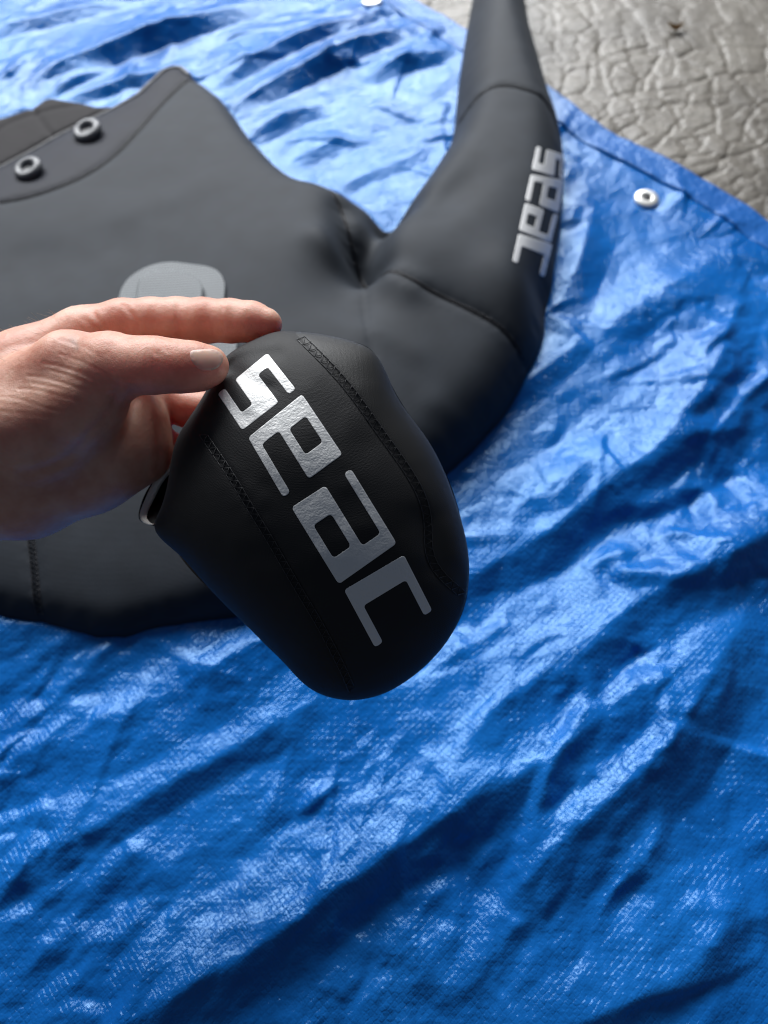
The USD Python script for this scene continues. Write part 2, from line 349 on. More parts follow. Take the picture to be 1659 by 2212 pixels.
# keep what the view and a step to its side could show
rel = np.column_stack([P, np.zeros(len(P))]) - C
zz = np.maximum(rel @ FW, 1e-3); qx = (rel @ RT) / zz * FD + W / 2; qy = HH / 2 - (rel @ UP) / zz * FD
vis = (rel @ FW > 0.02) & (qx > -330) & (qx < 2000) & (qy > -260) & (qy < 2560)
Pall, vi = P, np.nonzero(vis)[0]
P = Pall[vi]

def d2s(pts): return np.asarray(pts, float) * (1659 / 1920.0)
Hgt = np.zeros(len(P))
def ridge(px, heights, wn, wf, pn=1.15, pf=1.3, src=True, crest=0.0025):
    """A fold of the sheet along a line: steep on the right of the line, gentler on its left."""
    q = px if src is None else ground(d2s(px) if src else px, 0.008)
    q = spline(q, 60); hs = np.interp(np.linspace(0, 1, 60), np.linspace(0, 1, len(heights)), heights)
    lo, hi = q.min(0) - max(wn, wf) - 0.01, q.max(0) + max(wn, wf) + 0.01
    idx = np.nonzero((P[:, 0] > lo[0]) & (P[:, 0] < hi[0]) & (P[:, 1] > lo[1]) & (P[:, 1] < hi[1]))[0]
    if not len(idx): return
    x = P[idx]
    best = np.full(len(x), 1e9); sd = np.zeros(len(x)); hh = np.zeros(len(x))
    for k in range(len(q) - 1):
        a, b = q[k], q[k + 1]; ab = b - a; L2 = ab @ ab
        t = np.clip(((x - a) @ ab) / L2, 0, 1)
        dv = x - (a + t[:, None] * ab); d = np.hypot(dv[:, 0], dv[:, 1])
        c = ab[0] * dv[:, 1] - ab[1] * dv[:, 0]
        w = d < best
        best[w] = d[w]; sd[w] = np.sign(c[w]); hh[w] = (hs[k] + (hs[k + 1] - hs[k]) * t)[w]
    best = np.sqrt(best ** 2 + crest ** 2) - crest
    wob = 1 + 0.25 * (meshkit.noise(p3(x, 28, len(heights))) - 0.5)
    near = sd < 0
    prof = np.where(near, np.clip(1 - best / (0.92 * wn * wob), 0, 1) ** pn, np.clip(1 - best / (1.0 * wf * wob), 0, 1) ** pf)
    Hgt[idx] += hh * 1.18 * prof
mm = 0.001
# the big folds of the near part
ridge([(300, 2580), (521, 2434), (752, 2295), (960, 2140), (1191, 2000), (1423, 1855), (1597, 1716), (1770, 1600), (1860, 1530)], [8 * mm, 13 * mm, 15 * mm, 16 * mm, 16 * mm, 13 * mm, 10 * mm, 6 * mm, 1 * mm], 0.028, 0.050)
ridge([(1270, 2270), (1330, 2179), (1423, 2074), (1539, 1970), (1654, 1860), (1741, 1727), (1811, 1617), (1900, 1530)], [3 * mm, 12 * mm, 15 * mm, 17 * mm, 18 * mm, 14 * mm, 8 * mm, 2 * mm], 0.040, 0.046)
ridge([(1030, 1975), (1064, 1947), (1203, 1808), (1365, 1675), (1480, 1590), (1600, 1510), (1735, 1440), (1940, 1320)], [2 * mm, 8 * mm, 12 * mm, 14 * mm, 15 * mm, 15 * mm, 14 * mm, 10 * mm], 0.034, 0.055)
ridge([(1100, 1480), (1238, 1405), (1423, 1295), (1527, 1209), (1625, 1139), (1683, 1070), (1758, 954), (1805, 850), (1850, 740)], [3 * mm, 9 * mm, 12 * mm, 13 * mm, 14 * mm, 14 * mm, 13 * mm, 10 * mm, 3 * mm], 0.030, 0.060)
ridge([(1330, 1250), (1400, 1240), (1440, 1185), (1500, 1160)], [2 * mm, 6 * mm, 5 * mm, 1 * mm], 0.012, 0.035)
ridge([(-60, 2250), (60, 2170), (231, 2070), (463, 1936), (600, 1862), (689, 1809), (800, 1740)], [5 * mm, 6 * mm, 6 * mm, 7 * mm, 7 * mm, 6 * mm, 1 * mm], 0.016, 0.045)
ridge([(-90, 1490), (60, 1520), (200, 1540), (340, 1525), (480, 1490), (600, 1440)], [4 * mm, 6 * mm, 9 * mm, 10 * mm, 9 * mm, 3 * mm], 0.066, 0.02)
ridge([(20, 1900), (160, 1850), (300, 1790), (440, 1725), (600, 1640), (740, 1570)], [2 * mm, 5 * mm, 7 * mm, 8 * mm, 8 * mm, 5 * mm], 0.04, 0.035)
ridge([(1463, 1698), (1423, 1831), (1377, 1912), (1342, 2017), (1296, 2167)], [1 * mm, 4 * mm, 4 * mm, 5 * mm, 2 * mm], 0.007, 0.012)
ridge([(1380, 2600), (1445, 2555), (1530, 2520), (1620, 2470), (1680, 2440), (1760, 2360), (1900, 2290)], [6 * mm, 8 * mm, 6 * mm, 6 * mm, 5 * mm, 4 * mm, 3 * mm], 0.016, 0.04)
ridge([(340, 2330), (352, 2260), (350, 2200), (335, 2150)], [1 * mm, 4 * mm, 4 * mm, 1 * mm], 0.012, 0.016)
ridge([(170, 2240), (280, 2170), (350, 2130), (410, 2150)], [1 * mm, 4 * mm, 5 * mm, 1 * mm], 0.014, 0.02)
ridge([(1490, 1470), (1490, 1410), (1560, 1385), (1610, 1370)], [2 * mm, 5 * mm, 5 * mm, 1 * mm], 0.010, 0.02)
ridge([(1530, 1390), (1555, 1450), (1590, 1490)], [2 * mm, 5 * mm, 1 * mm], 0.01, 0.016)
ridge([(1560, 1260), (1640, 1255), (1760, 1225), (1780, 1290), (1770, 1340)], [3 * mm, 5 * mm, 5 * mm, 5 * mm, 1 * mm], 0.012, 0.02)
ridge([(1500, 1430), (1600, 1450), (1720, 1455)], [1 * mm, 5 * mm, 2 * mm], 0.01, 0.018)
ridge([(1600, 2080), (1640, 2180), (1630, 2260), (1560, 2330)], [2 * mm, 5 * mm, 5 * mm, 2 * mm], 0.03, 0.03)
ridge([(1690, 2440), (1790, 2330), (1810, 2260)], [1 * mm, 6 * mm, 2 * mm], 0.02, 0.03)
ridge([(1240, 1010), (1310, 960), (1390, 900), (1430, 850)], [2 * mm, 7 * mm, 7 * mm, 2 * mm], 0.02, 0.03)
ridge([(1640, 1190), (1760, 1110), (1850, 1020), (1930, 930)], [2 * mm, 9 * mm, 10 * mm, 8 * mm], 0.03, 0.05)
ridge([(1660, 1440), (1760, 1400), (1850, 1330), (1940, 1280)], [2 * mm, 6 * mm, 8 * mm, 8 * mm], 0.03, 0.04)
ridge([(1450, 900), (1560, 800), (1680, 720), (1800, 640)], [2 * mm, 9 * mm, 10 * mm, 3 * mm], 0.05, 0.05)
ridge([(1390, 780), (1430, 700), (1460, 610), (1480, 520)], [2 * mm, 9 * mm, 9 * mm, 2 * mm], 0.03, 0.03)
# the far part behind the suit
for pts, a, wn, wf in [
    ([(40, 215), (64, 205), (231, 148), (405, 85), (596, 27), (700, -10)], 16, 0.045, 0.10),
    ([(110, 245), (160, 215), (231, 185), (280, 160)], 7, 0.02, 0.05),
    ([(500, 225), (532, 212), (694, 130), (820, 80), (949, 27), (1010, 5)], 13, 0.034, 0.10),
    ([(560, 285), (640, 240), (752, 185), (860, 130), (960, 95), (1080, 40)], 15, 0.045, 0.07),
    ([(610, 335), (680, 305), (760, 275), (830, 265)], 8, 0.04, 0.08),
    ([(900, 200), (980, 165), (1060, 140), (1140, 130)], 9, 0.04, 0.06),
    ([(720, 390), (790, 370), (850, 345), (890, 338)], 4, 0.035, 0.05),
    ([(800, 520), (900, 440), (1000, 400), (1080, 340)], 4, 0.03, 0.06),
    ([(-40, 60), (120, 40), (260, 5), (380, -30)], 7, 0.04, 0.05),
    ([(140, 240), (300, 210), (420, 170), (500, 150)], 7, 0.03, 0.05)]:
    ridge(pts, [0, a * mm * 0.55, a * mm * 0.9, a * mm, a * mm * 0.85, a * mm * 0.5, 0], wn * 0.55, wf, pn=1.0, pf=1.8, crest=0.0008)
# short sharp creases scattered over it
cr = np.random.default_rng(31)
for _ in range(330):
    c0 = np.array([cr.uniform(-0.55, 0.75), cr.uniform(-0.15, 1.2)]); an = math.radians(cr.normal(38, 28) + (90 if cr.uniform() < 0.2 else 0)); ln = cr.uniform(0.02, 0.075)
    dd_ = np.array([math.cos(an), math.sin(an)]); nn_ = np.array([-dd_[1], dd_[0]])
    q_ = np.array([c0 - dd_ * ln, c0 - dd_ * ln * 0.3 + nn_ * cr.normal(0, 0.006), c0 + dd_ * ln * 0.4 + nn_ * cr.normal(0, 0.006), c0 + dd_ * ln])
    a_ = cr.uniform(1.2, 3.2) * mm
    ridge(q_, [0, a_, a_ * 0.8, 0], cr.uniform(0.004, 0.010), cr.uniform(0.008, 0.02), pn=1.0, pf=1.2, src=None, crest=0.0006)
# the sheet also lies in loose low waves and fine crumples drawn out along the folds
th = math.radians(38)
rot = np.array([[math.cos(th), math.sin(th)], [-math.sin(th), math.cos(th)]])
Q = P @ rot.T
wq = np.column_stack([meshkit.fbm(p3(P, 9, 2), 3), meshkit.fbm(p3(P, 9, 8), 3)]) - 0.5
def ridged(sx, sy, seed, oct=3):
    q = Q * [sx, sy] + wq * 1.4
    out = 0; amp = 1
    for o in range(oct):
        n = 1 - np.abs(2 * meshkit.noise(np.column_stack([q * 2 ** o, np.full(len(q), 3.3 * o)]), seed + o) - 1)
        out = out + amp * n ** 2; amp *= 0.5
    return out / 1.75
far_w = np.clip((P[:, 1] - 0.30) / 0.3, 0, 1)
patch = np.clip((meshkit.fbm(p3(P, 7, 11), 2) - 0.38) * 4, 0.38, 1)
def facets(cell, stretch, seed):
    """Crumpled sheet: flat facets meeting in sharp creases."""
    r = np.random.default_rng(seed)
    q = Q + wq * cell * 0.8
    q = q / [cell * stretch, cell]
    lo, hi = q.min(0) - 2, q.max(0) + 2
    c = np.stack(np.meshgrid(np.arange(lo[0], hi[0]), np.arange(lo[1], hi[1])), -1).reshape(-1, 2)
    c = c + r.uniform(-0.48, 0.48, c.shape)
    return LinearNDInterpolator(c, r.uniform(-0.5, 0.5, len(c)))(q)
near_w = 1 - far_w
Hgt += 0.0020 * ridged(6, 15, 1, 2)
Hgt += (0.0070 - 0.0038 * far_w) * facets(0.062, 2.0, 21) + (0.0066 - 0.002 * far_w) * (0.35 + 0.65 * patch) * facets(0.027, 1.8, 22) + (0.0044 - 0.0014 * far_w) * patch * facets(0.0125, 1.6, 23) + (0.0022 - 0.0008 * far_w) * patch * facets(0.0062, 1.5, 24)
# the suit presses it flat
Hgt += 0.0025
full = np.zeros(len(Pall)); full[vi] = Hgt; Hgt = full; P = Pall
HG = Hgt.reshape(len(us), len(vs))
HG = gaussian_filter(HG, 0.5)
TARP_Z0 = 0.0015
em = np.clip(UU / 0.05, 0, 1); em = em * em * (3 - 2 * em)
HG = HG * (0.28 + 0.72 * em) + TARP_Z0

# ------------------------------------------------------------------ the wetsuit top: outline on the ground
ZJ = 0.018
outline_px = [(-330, 560), (-200, 440), (-60, 375), (0, 352), (60, 320), (120, 285), (180, 255), (240, 226), (290, 196), (320, 165), (345, 142), (370, 131), (395, 134),
              (415, 153), (440, 172), (480, 205), (510, 245), (540, 290), (600, 357), (640, 390), (660, 402), (690, 406), (725, 418), (765, 437), (800, 459), (825, 480), (836, 491),
              (848, 480), (880, 441), (930, 372), (965, 318), (978, 285), (985, 240), (991, 170), (1003, 85), (1018, 0), (1035, -90), (1050, -160),
              (1128, -160), (1130, -90), (1137, 0), (1150, 62), (1170, 132), (1190, 200), (1208, 250), (1219, 300), (1223, 345), (1222, 400), (1215, 480), (1203, 560), (1196, 640),
              (1186, 700), (1165, 760), (1130, 830), (1085, 895), (1030, 955), (960, 1020), (880, 1090), (780, 1170), (680, 1235), (600, 1285), (520, 1322), (430, 1338), (340, 1352), (262, 1372),
              (200, 1372), (100, 1352), (0, 1335), (-100, 1318), (-260, 1290), (-420, 1240), (-480, 900)]
jo = Polygon(ground(np.array(outline_px, float), ZJ)).buffer(0)
jo = jo.buffer(0.004).buffer(-0.004)
hs = 0.0045
L_yoke = [(-340, 520), (-160, 492), (-60, 480), (0, 470), (60, 463), (120, 448), (180, 422), (235, 385), (285, 335), (320, 288), (350, 242), (372, 212), (395, 186), (418, 170), (440, 171)]
L_arm = [(694, 405), (707, 425), (722, 452), (738, 485), (752, 525), (766, 565), (783, 603), (800, 625), (840, 655), (900, 688), (960, 712), (1020, 738), (1070, 762), (1112, 786), (1150, 800)]
L_cuff = [(972, 292), (1000, 272), (1040, 262), (1080, 260), (1120, 268), (1165, 276), (1200, 292), (1217, 315)]
L_side = [(795, 640), (790, 690), (790, 720), (798, 780), (805, 840)]
L_left = [(86, 1100), (88, 1180), (92, 1250), (90, 1310), (86, 1350)]
gl = {k: spline(ground(np.array(v, float), ZJ), 80) for k, v in (('yoke', L_yoke), ('arm', L_arm), ('cuff', L_cuff), ('side', L_side), ('left', L_left))}
jp, jt, jb = mesh_poly(jo, hs, [gl['yoke'], gl['arm'], gl['cuff'], gl['side'], gl['left']], rings=(0.08, 0.25, 0.55, 1.0), line_off=0.8)
jphi = membrane(jp, jt, jb); jphi /= jphi.max()
jd = shapely.distance(shapely.points(jp), jo.exterior)

def line_d(p, g):
    return shapely.distance(shapely.points(p), LineString(g))
def blob(p, c, r, a, z=0.03, rot=0.0, asp=1.0):
    c = ground(np.array([c], float), z)[0]
    d = p - c; ca, sa = math.cos(rot), math.sin(rot)
    x, y = d[:, 0] * ca + d[:, 1] * sa, -d[:, 0] * sa + d[:, 1] * ca
    return a * np.exp(-((x / r) ** 2 + (y / (r * asp)) ** 2))
sleeve_poly = Polygon(ground(np.array([(783, 603), (766, 565), (745, 505), (790, 490), (836, 470), (930, 330), (960, 250), (985, -200), (1160, -200), (1260, 300), (1260, 500), (1240, 720), (1150, 815), (1070, 770), (960, 712), (880, 678)], float), ZJ))
ei = np.vstack([jt[:, [0, 1]], jt[:, [1, 2]], jt[:, [2, 0]]]); ei = np.vstack([ei, ei[:, ::-1]])
JW = sp.csr_matrix((np.ones(len(ei)), (ei[:, 0], ei[:, 1])), (len(jp), len(jp))); JW.data[:] = 1
JD = np.maximum(np.asarray(JW.sum(1)).ravel(), 1)
def relax(z, n):
    k = np.clip((jd - 0.004) / 0.02, 0, 1)
    for _ in range(n): z = z + 0.6 * k * (JW @ z / JD - z)
    return z
def suit_height(p, d, phi):
    sx = np.clip((p[:, 0] + 0.25) / 0.25, 0, 1); sy = np.clip((0.50 - p[:, 1]) / 0.12, 0, 1)
    R = 0.016 + 0.024 * np.maximum(sx * sx * (3 - 2 * sx), 0.25 * sy)
    edge = R * np.sqrt(np.clip(1 - (1 - np.clip(d / R, 0, 1)) ** 2, 0, 1))
    z = edge + 0.030 * np.clip(phi, 0, 1) ** 0.7
    # the sleeve is a fuller tube than the trunk
    ins = shapely.contains_xy(sleeve_poly, p[:, 0], p[:, 1])
    ds = np.where(ins, shapely.distance(shapely.points(p), sleeve_poly.exterior), 0)
    z += 0.014 * (1 - np.exp(-ds / 0.03)) * np.clip(d / 0.03, 0, 1)
    # folds where the sleeve turns away at the shoulder
    fold = spline(ground(np.array([(850, 455), (822, 505), (800, 545), (786, 580), (786, 608)], float), 0.03), 40)
    z -= 0.038 * np.exp(-(line_d(p, fold) / 0.018) ** 2) * np.clip(d / 0.012, 0, 1)
    f2 = spline(ground(np.array([(752, 470), (756, 520), (772, 570), (786, 606)], float), 0.03), 40)
    z -= 0.017 * np.exp(-(line_d(p, f2) / 0.018) ** 2) * np.clip(d / 0.012, 0, 1)
    rdg = spline(ground(np.array([(690, 560), (740, 590), (785, 614), (830, 640), (880, 676)], float), 0.03), 40)
    z += 0.009 * np.exp(-(line_d(p, rdg) / 0.014) ** 2)
    z -= blob(p, (755, 672), 0.040, 0.013) + blob(p, (960, 480), 0.045, 0.010, rot=0.9, asp=0.45) + blob(p, (1175, 640), 0.030, 0.018)
    z += blob(p, (1105, 640), 0.030, 0.010) 
    for a, b, amp, w in (((930, 900), (1040, 935), 0.0025, 0.007), ((940, 965), (1035, 985), 0.0025, 0.008), ((790, 760), (900, 810), 0.002, 0.008), ((1000, 905), (1060, 950), -0.002, 0.006),
                         ((20, 800), (300, 760), 0.003, 0.02), ((300, 480), (470, 420), 0.002, 0.02), ((60, 600), (250, 560), -0.003, 0.03)):
        z += amp * np.exp(-(line_d(p, ground(np.array([a, b], float), 0.03)) / w) ** 2)
    z = relax(z, 8)
    # seams sit a little lower than the panels they join, the body beside the side panel stands a little proud
    for k, dep, w in (('yoke', 0.0022, 0.0035), ('arm', 0.0026, 0.0038), ('cuff', 0.002, 0.0035), ('side', 0.002, 0.003), ('left', 0.0022, 0.0045)):
        z -= dep * np.exp(-(line_d(p, gl[k]) / w) ** 2)
    z += 0.0035 * (meshkit.fbm(p3(p, 11, 4), 3) - 0.5) * np.clip(d / 0.03, 0, 1)
    # the neckline is a rolled collar standing off the ground
    return np.maximum(z, 0.0)
jz = suit_height(jp, jd, jphi)
jv = np.column_stack([jp, jz + 0.001])
jn = vnormals(jv, jt)
z_at = LinearNDInterpolator(jp, jv[:, 2]); n_at = LinearNDInterpolator(jp, jn)
def on_suit(g, lift=0.0):
    g = np.asarray(g, float); z = z_at(g); n = n_at(g)
    ok = ~np.isnan(z)
    if not ok.all():
        _, i = cKDTree(jp).query(g[~ok]); z[~ok] = jv[i, 2]; n[~ok] = jn[i]
    n = n / np.linalg.norm(n, axis=1, keepdims=True)
    return np.column_stack([g, z]) + n * lift, n
def px_on_suit(px):
    """Ground position under the point of the suit's upper surface that is seen in this direction."""
    px = np.asarray(px, float); z = np.full(len(px), 0.04)
    d = ray(px[:, 0], px[:, 1])
    for _ in range(25):
        g = (C + d * ((z - CAM_H) / d[:, 2])[:, None])[:, :2]
        zz = z_at(g); zz = np.where(np.isnan(zz), 0.01, zz)
        z = 0.6 * z + 0.4 * zz
    return g

suit = thing('wetsuit_top', 'black neoprene wetsuit top spread out on the blue tarp, collar at left, sleeve stretched away', 'wetsuit')
# which panel each triangle belongs to
def band(line_px, extra):
    return Polygon(ground(np.array(list(line_px) + extra, float), ZJ)).buffer(0)
collar_poly = Polygon(np.vstack([gl['yoke'], ground(np.array([(520, 100), (370, 60), (-400, 200), (-600, 500)], float), ZJ)])).buffer(0)
cuff_poly = Polygon(np.vstack([gl['cuff'], ground(np.array([(1300, 300), (1300, -400), (850, -400), (850, 290)], float), ZJ)])).buffer(0)
arm_poly = Polygon(np.vstack([gl['arm'], ground(np.array([(1300, 800), (1300, -400), (850, -400), (850, 440), (800, 420), (700, 380)], float), ZJ)])).buffer(0)
side_poly = Polygon(np.vstack([gl['arm'][gl['arm'][:, 0] > gl['side'][0, 0]], ground(np.array([(1200, 900), (900, 1150), (815, 900)], float), ZJ), gl['side'][::-1]])).buffer(0)
left_poly = Polygon(ground(np.array(L_left + [(86, 1500), (-600, 1500), (-600, 1060), (86, 1060)], float), ZJ)).buffer(0)
cen = jp[jt].mean(1)
lab = np.zeros(len(jt), int)
for k, pl in ((1, collar_poly), (4, side_poly), (5, left_poly), (2, arm_poly), (3, cuff_poly)):
    lab[shapely.contains_xy(pl, cen[:, 0], cen[:, 1])] = k
names = {0: ('chest_panel', 'neoprene_body'), 1: ('collar', 'neoprene_collar'), 2: ('upper_sleeve', 'neoprene_body'), 3: ('forearm_sleeve', 'neoprene_body'), 4: ('side_panel', 'neoprene_body'), 5: ('hem_panel', 'neoprene_body')}
for k, (nm, mt) in names.items():
    t = jt[lab == k]
    if not len(t): continue
    u, inv = np.unique(t.ravel(), return_inverse=True)
    put(nm, (jv[u], inv.reshape(-1, 3)), '/World/Looks/' + mt, suit, normals=jn[u])
# rolled binding along the neckline
nl = spline(ground(np.array([(-330, 560), (-200, 440), (-60, 375), (0, 352), (60, 320), (120, 285), (180, 255), (240, 226), (290, 196), (320, 165), (345, 142), (370, 131), (395, 134), (415, 153), (436, 172)], float), ZJ), 140)
nin = LineString(nl); inner_jo = jo.buffer(-0.0045)
nb2 = np.array([inner_jo.exterior.interpolate(inner_jo.exterior.project(Point(q))).coords[0] for q in nl[:-6]])
bv, bf = tube(on_suit(nb2, 0.0002)[0], 0.0026, 8)
put('neck_binding', (bv, bf), '/World/Looks/thread', suit)
# the back of the collar, seen behind the neckline
bk = Polygon(ground(np.array([(-330, 560), (-200, 440), (-60, 380), (0, 362), (60, 330), (120, 295), (180, 265), (240, 236), (244, 224), (205, 222), (160, 214), (110, 206), (92, 210), (70, 226), (40, 236), (10, 247), (-60, 262), (-330, 330)], float), 0.012)).buffer(0)
kp, kt, kb = mesh_poly(bk, 0.004, rings=(0.1, 0.35, 0.8))
kd = shapely.distance(shapely.points(kp), bk.exterior)
kz = 0.001 + 0.011 * np.sqrt(np.clip(1 - (1 - np.clip(kd / 0.007, 0, 1)) ** 2, 0, 1))
for sm in ([(60, 222), (80, 250), (115, 300)], [(-20, 300), (15, 268), (70, 247), (130, 232), (235, 232)]):
    kz -= 0.002 * np.exp(-(line_d(kp, spline(ground(np.array(sm, float), 0.012), 40)) / 0.0022) ** 2)
put('collar_back', (np.column_stack([kp, kz]), kt), '/World/Looks/neoprene_lining', suit, label='brownish inside of the collar back')

# stitching: thread sewn in a zigzag over a seam
def zigzag(g, pitch, half, r, lift, surf, rails=True):
    q = resample(g, pitch / 2); t = np.gradient(q, axis=0); t /= np.linalg.norm(t, axis=1, keepdims=True)
    n2 = np.column_stack([-t[:, 1], t[:, 0]])
    s = np.where(np.arange(len(q)) % 2 == 0, 1, -1)
    z = q + n2 * (half * s)[:, None]
    parts = [tube(surf(z, lift), r, 5)]
    if rails:
        for k in (-1, 1): parts.append(tube(surf(q + n2 * (half * k), lift), r * 0.9, 5))
    return join(parts)
for k in ('yoke', 'arm', 'cuff', 'left'):
    g = gl[k]
    g = g[shapely.contains_xy(jo.buffer(-0.006), g[:, 0], g[:, 1])]
    put('seam_stitching', zigzag(g, 0.004, 0.0026 if k == 'left' else 0.0018, 0.00032, 0.0004, lambda q, l: on_suit(q, l)[0]), '/World/Looks/thread', suit)

# lettering: four slanted block letters in a unit frame, x along the reading direction, y up
def rounded(p, r): return p.buffer(-r, join_style=1).buffer(2 * r, join_style=1).buffer(-r, join_style=1)
LET = {
    's': Polygon([(0, .35), (0, 1), (1, 1), (1, .87), (.24, .87), (.24, .68), (1, .68), (1, 0), (0, 0), (0, .14), (.68, .14), (.68, .35)]),
    'e': Polygon([(0, 0), (1, 0), (1, .12), (.2, .12), (.2, .43), (1, .43), (1, 1), (0, 1)], [[(.27, .57), (.27, .87), (.70, .87), (.70, .57)]]),
    'c': Polygon([(0, 0), (1, 0), (1, .14), (.36, .14), (.36, .86), (1, .86), (1, 1), (0, 1)])}
LET['a'] = affinity.rotate(LET['e'], 180, origin=(0.5, 0.5))
LET = {k: rounded(p, 0.045) for k, p in LET.items()}
def densify(p, n=0.02): return shapely.segmentize(p, n)
def quad_map(q):
    BL, BR, TL, TR = [np.array(c, float) for c in q]
    def f(xy):
        xy = np.asarray(xy, float); x, y = xy[:, :1], xy[:, 1:2]
        return BL * (1 - x) * (1 - y) + BR * x * (1 - y) + TL * (1 - x) * y + TR * x * y
    return f
def map_poly(p, f):
    p = densify(p)
    return Polygon(f(np.asarray(p.exterior.coords)[:, :2]), [f(np.asarray(h.coords)[:, :2]) for h in p.interiors]).buffer(0)
def decal(poly, h, surf, thick):
    """A thin raised print on a surface: top sheet, skirt at its rim."""
    p, t, b = mesh_poly(poly, h, rings=(0.3,))
    top = surf(p, thick); bot = surf(p, -thick * 0.5)
    e = np.vstack([t[:, [0, 1]], t[:, [1, 2]], t[:, [2, 0]]]); key = np.sort(e, 1)
    _, i, cnt = np.unique(key, axis=0, return_index=True, return_counts=True)
    be = e[i[cnt == 1]]; n = len(p)
    f = np.vstack([t, np.column_stack([be[:, 1], be[:, 0], be[:, 0] + n]), np.column_stack([be[:, 1], be[:, 0] + n, be[:, 1] + n])])
    return np.vstack([top, bot]), f
quads2 = {'s': ((662, 630), (640, 735), (782, 668), (776, 778)), 'e': ((637, 752), (612, 868), (776, 775), (752, 922)),
          'a': ((612, 875), (585, 998), (750, 925), (718, 1052)), 'c': ((584, 1008), (556, 1132), (727, 1052), (690, 1200))}
for ch in 'seac':
    q = [(x * 0.5 + 829.4, y * 0.5) for x, y in quads2[ch]]
    pg = map_poly(affinity.scale(LET[ch].buffer(0.012), 0.93, 1.0, origin=(0.5, 0.5)), quad_map(q))
    pxp = np.asarray(pg.exterior.coords)
    g_poly = Polygon(px_on_suit(pxp[:, :2]), [px_on_suit(np.asarray(h.coords)[:, :2]) for h in pg.interiors]).buffer(0)
    if g_poly.geom_type != 'Polygon': g_poly = max(g_poly.geoms, key=lambda q: q.area)
    put('printed_letter', decal(g_poly, 0.003, lambda p, l: on_suit(p, l)[0], 0.00025), '/World/Looks/silver_print_sleeve', suit, label=f'silver letter {ch} printed down the sleeve')

# chest pad
pad_px = spline(np.array([(256, 655), (262, 632), (275, 610), (300, 590), (335, 575), (375, 570), (420, 575), (452, 580), (476, 593), (487, 615), (486, 650), (492, 700), (512, 735), (512, 760), (470, 800), (400, 815), (320, 800), (270, 750), (254, 700)], float), 160, closed=True)
pad = Polygon(px_on_suit(pad_px)).buffer(0)
pad_path = put('chest_pad', decal(pad, 0.003, lambda p, l: on_suit(p, l)[0], 0.0022), '/World/Looks/pad_grey', suit, label='grey dotted chest pad')
in_px = spline(np.array([(300, 645), (306, 618), (325, 602), (355, 594), (395, 598), (425, 610), (440, 625), (440, 660), (450, 705), (450, 745), (400, 770), (330, 760), (302, 700)], float), 120, closed=True)
inn = Polygon(px_on_suit(in_px)).buffer(0)
put('pad_cushion', decal(inn, 0.003, lambda p, l: on_suit(p, l)[0], 0.0060), '/World/Looks/pad_grey', pad_path)

# two glossy ring buttons on the collar
for cpx, r in (((194, 290), 0.0158), ((67, 372), 0.0150)):
    g = px_on_suit(np.array([cpx], float)); c, n = on_suit(g, 0.0)
    a = np.linspace(-0.6 * np.pi, 0.92 * np.pi, 22)[::-1]
    rr, rz = r * 0.34, r * 0.36
    mr = r * 0.31; rc = r - mr
    prof = [(0.0002, mr * 0.85), (r * 0.2, mr * 0.92)] + [(rc + mr * math.cos(x), mr * (0.95 + 0.95 * math.sin(x))) for x in np.linspace(0.98 * np.pi, -0.5 * np.pi, 30)]
    put('ring_button', lathe(prof, 56, axis_to=n[0] * 0.85 + np.array([-0.10, -0.22, 0.2]), centre=c[0]), '/World/Looks/gloss_black', suit)

# ------------------------------------------------------------------ now lay the tarp under it
ins = shapely.contains_xy(jo, P[:, 0], P[:, 1])
dj = np.zeros(len(P)); near = np.nonzero(ins)[0]
dj[near] = shapely.distance(shapely.points(P[near]), jo.exterior)
HGf = HG.ravel() * (1 - 0.85 * np.clip(dj / 0.03, 0, 1)) + 0.0
tf = grid_faces(len(us), len(vs))[:, [0, 2, 1]]
tv = np.column_stack([P, HGf])
tf = tf[vis[tf].all(1)]
uvs = np.column_stack([UU.ravel(), VV.ravel()])
used_v, inv = np.unique(tf.ravel(), return_inverse=True)
tv, tf, uvs = tv[used_v], inv.reshape(-1, 3), uvs[used_v]
if np.cross(tv[tf[0, 1]] - tv[tf[0, 0]], tv[tf[0, 2]] - tv[tf[0, 0]])[2] < 0: tf = tf[:, [0, 2, 1]]
tarp = thing('tarp', 'large blue woven plastic tarp, creased and glossy, spread over the concrete floor', 'tarp')
tp = path_for('sheet', tarp)
usdkit.mesh(stage, tp, (tv, tf), '/World/Looks/tarp_blue', smooth=True, uv=uvs)
tz = lambda g: LinearNDInterpolator(P[sel], HGf[sel])(g)
# the doubled hem along the edge: a strip with its own crumple, folded over the edge
hw = np.concatenate([[-0.0012, -0.0012, -0.0006], np.linspace(0.001, 0.036, 17), [0.0365]])
hl = np.concatenate([[0.0, 0.0008, 0.0014], np.full(17, 0.0014), [0.0]])
hv = vs[::2]; Eh = Ev[::2]; n2, n1 = len(hv), len(hw)
ig = np.clip((hw / step).round().astype(int), 0, len(us) - 1)
base = HGf.reshape(len(us), len(vs))[np.ix_(ig, np.arange(0, len(vs), 2))]
Hp = Eh[None] + hw[:, None, None] * enrm
wav = 0.0016 * (meshkit.fbm(np.column_stack([np.repeat(hw, n2) * 60, np.tile(hv, n1) * 90, np.zeros(n1 * n2)]), 3).reshape(n1, n2) - 0.35)
wav += 0.0022 * (meshkit.noise(np.column_stack([np.repeat(hw, n2) * 12 + np.tile(hv, n1) * 20, np.tile(hv, n1) * 38, np.ones(n1 * n2)])).reshape(n1, n2) - 0.4)
wav *= np.clip(hl / 0.0013, 0, 1)[:, None]
Hz = base + hl[:, None] + np.maximum(wav, -0.0008); Hz[0] = 0.0
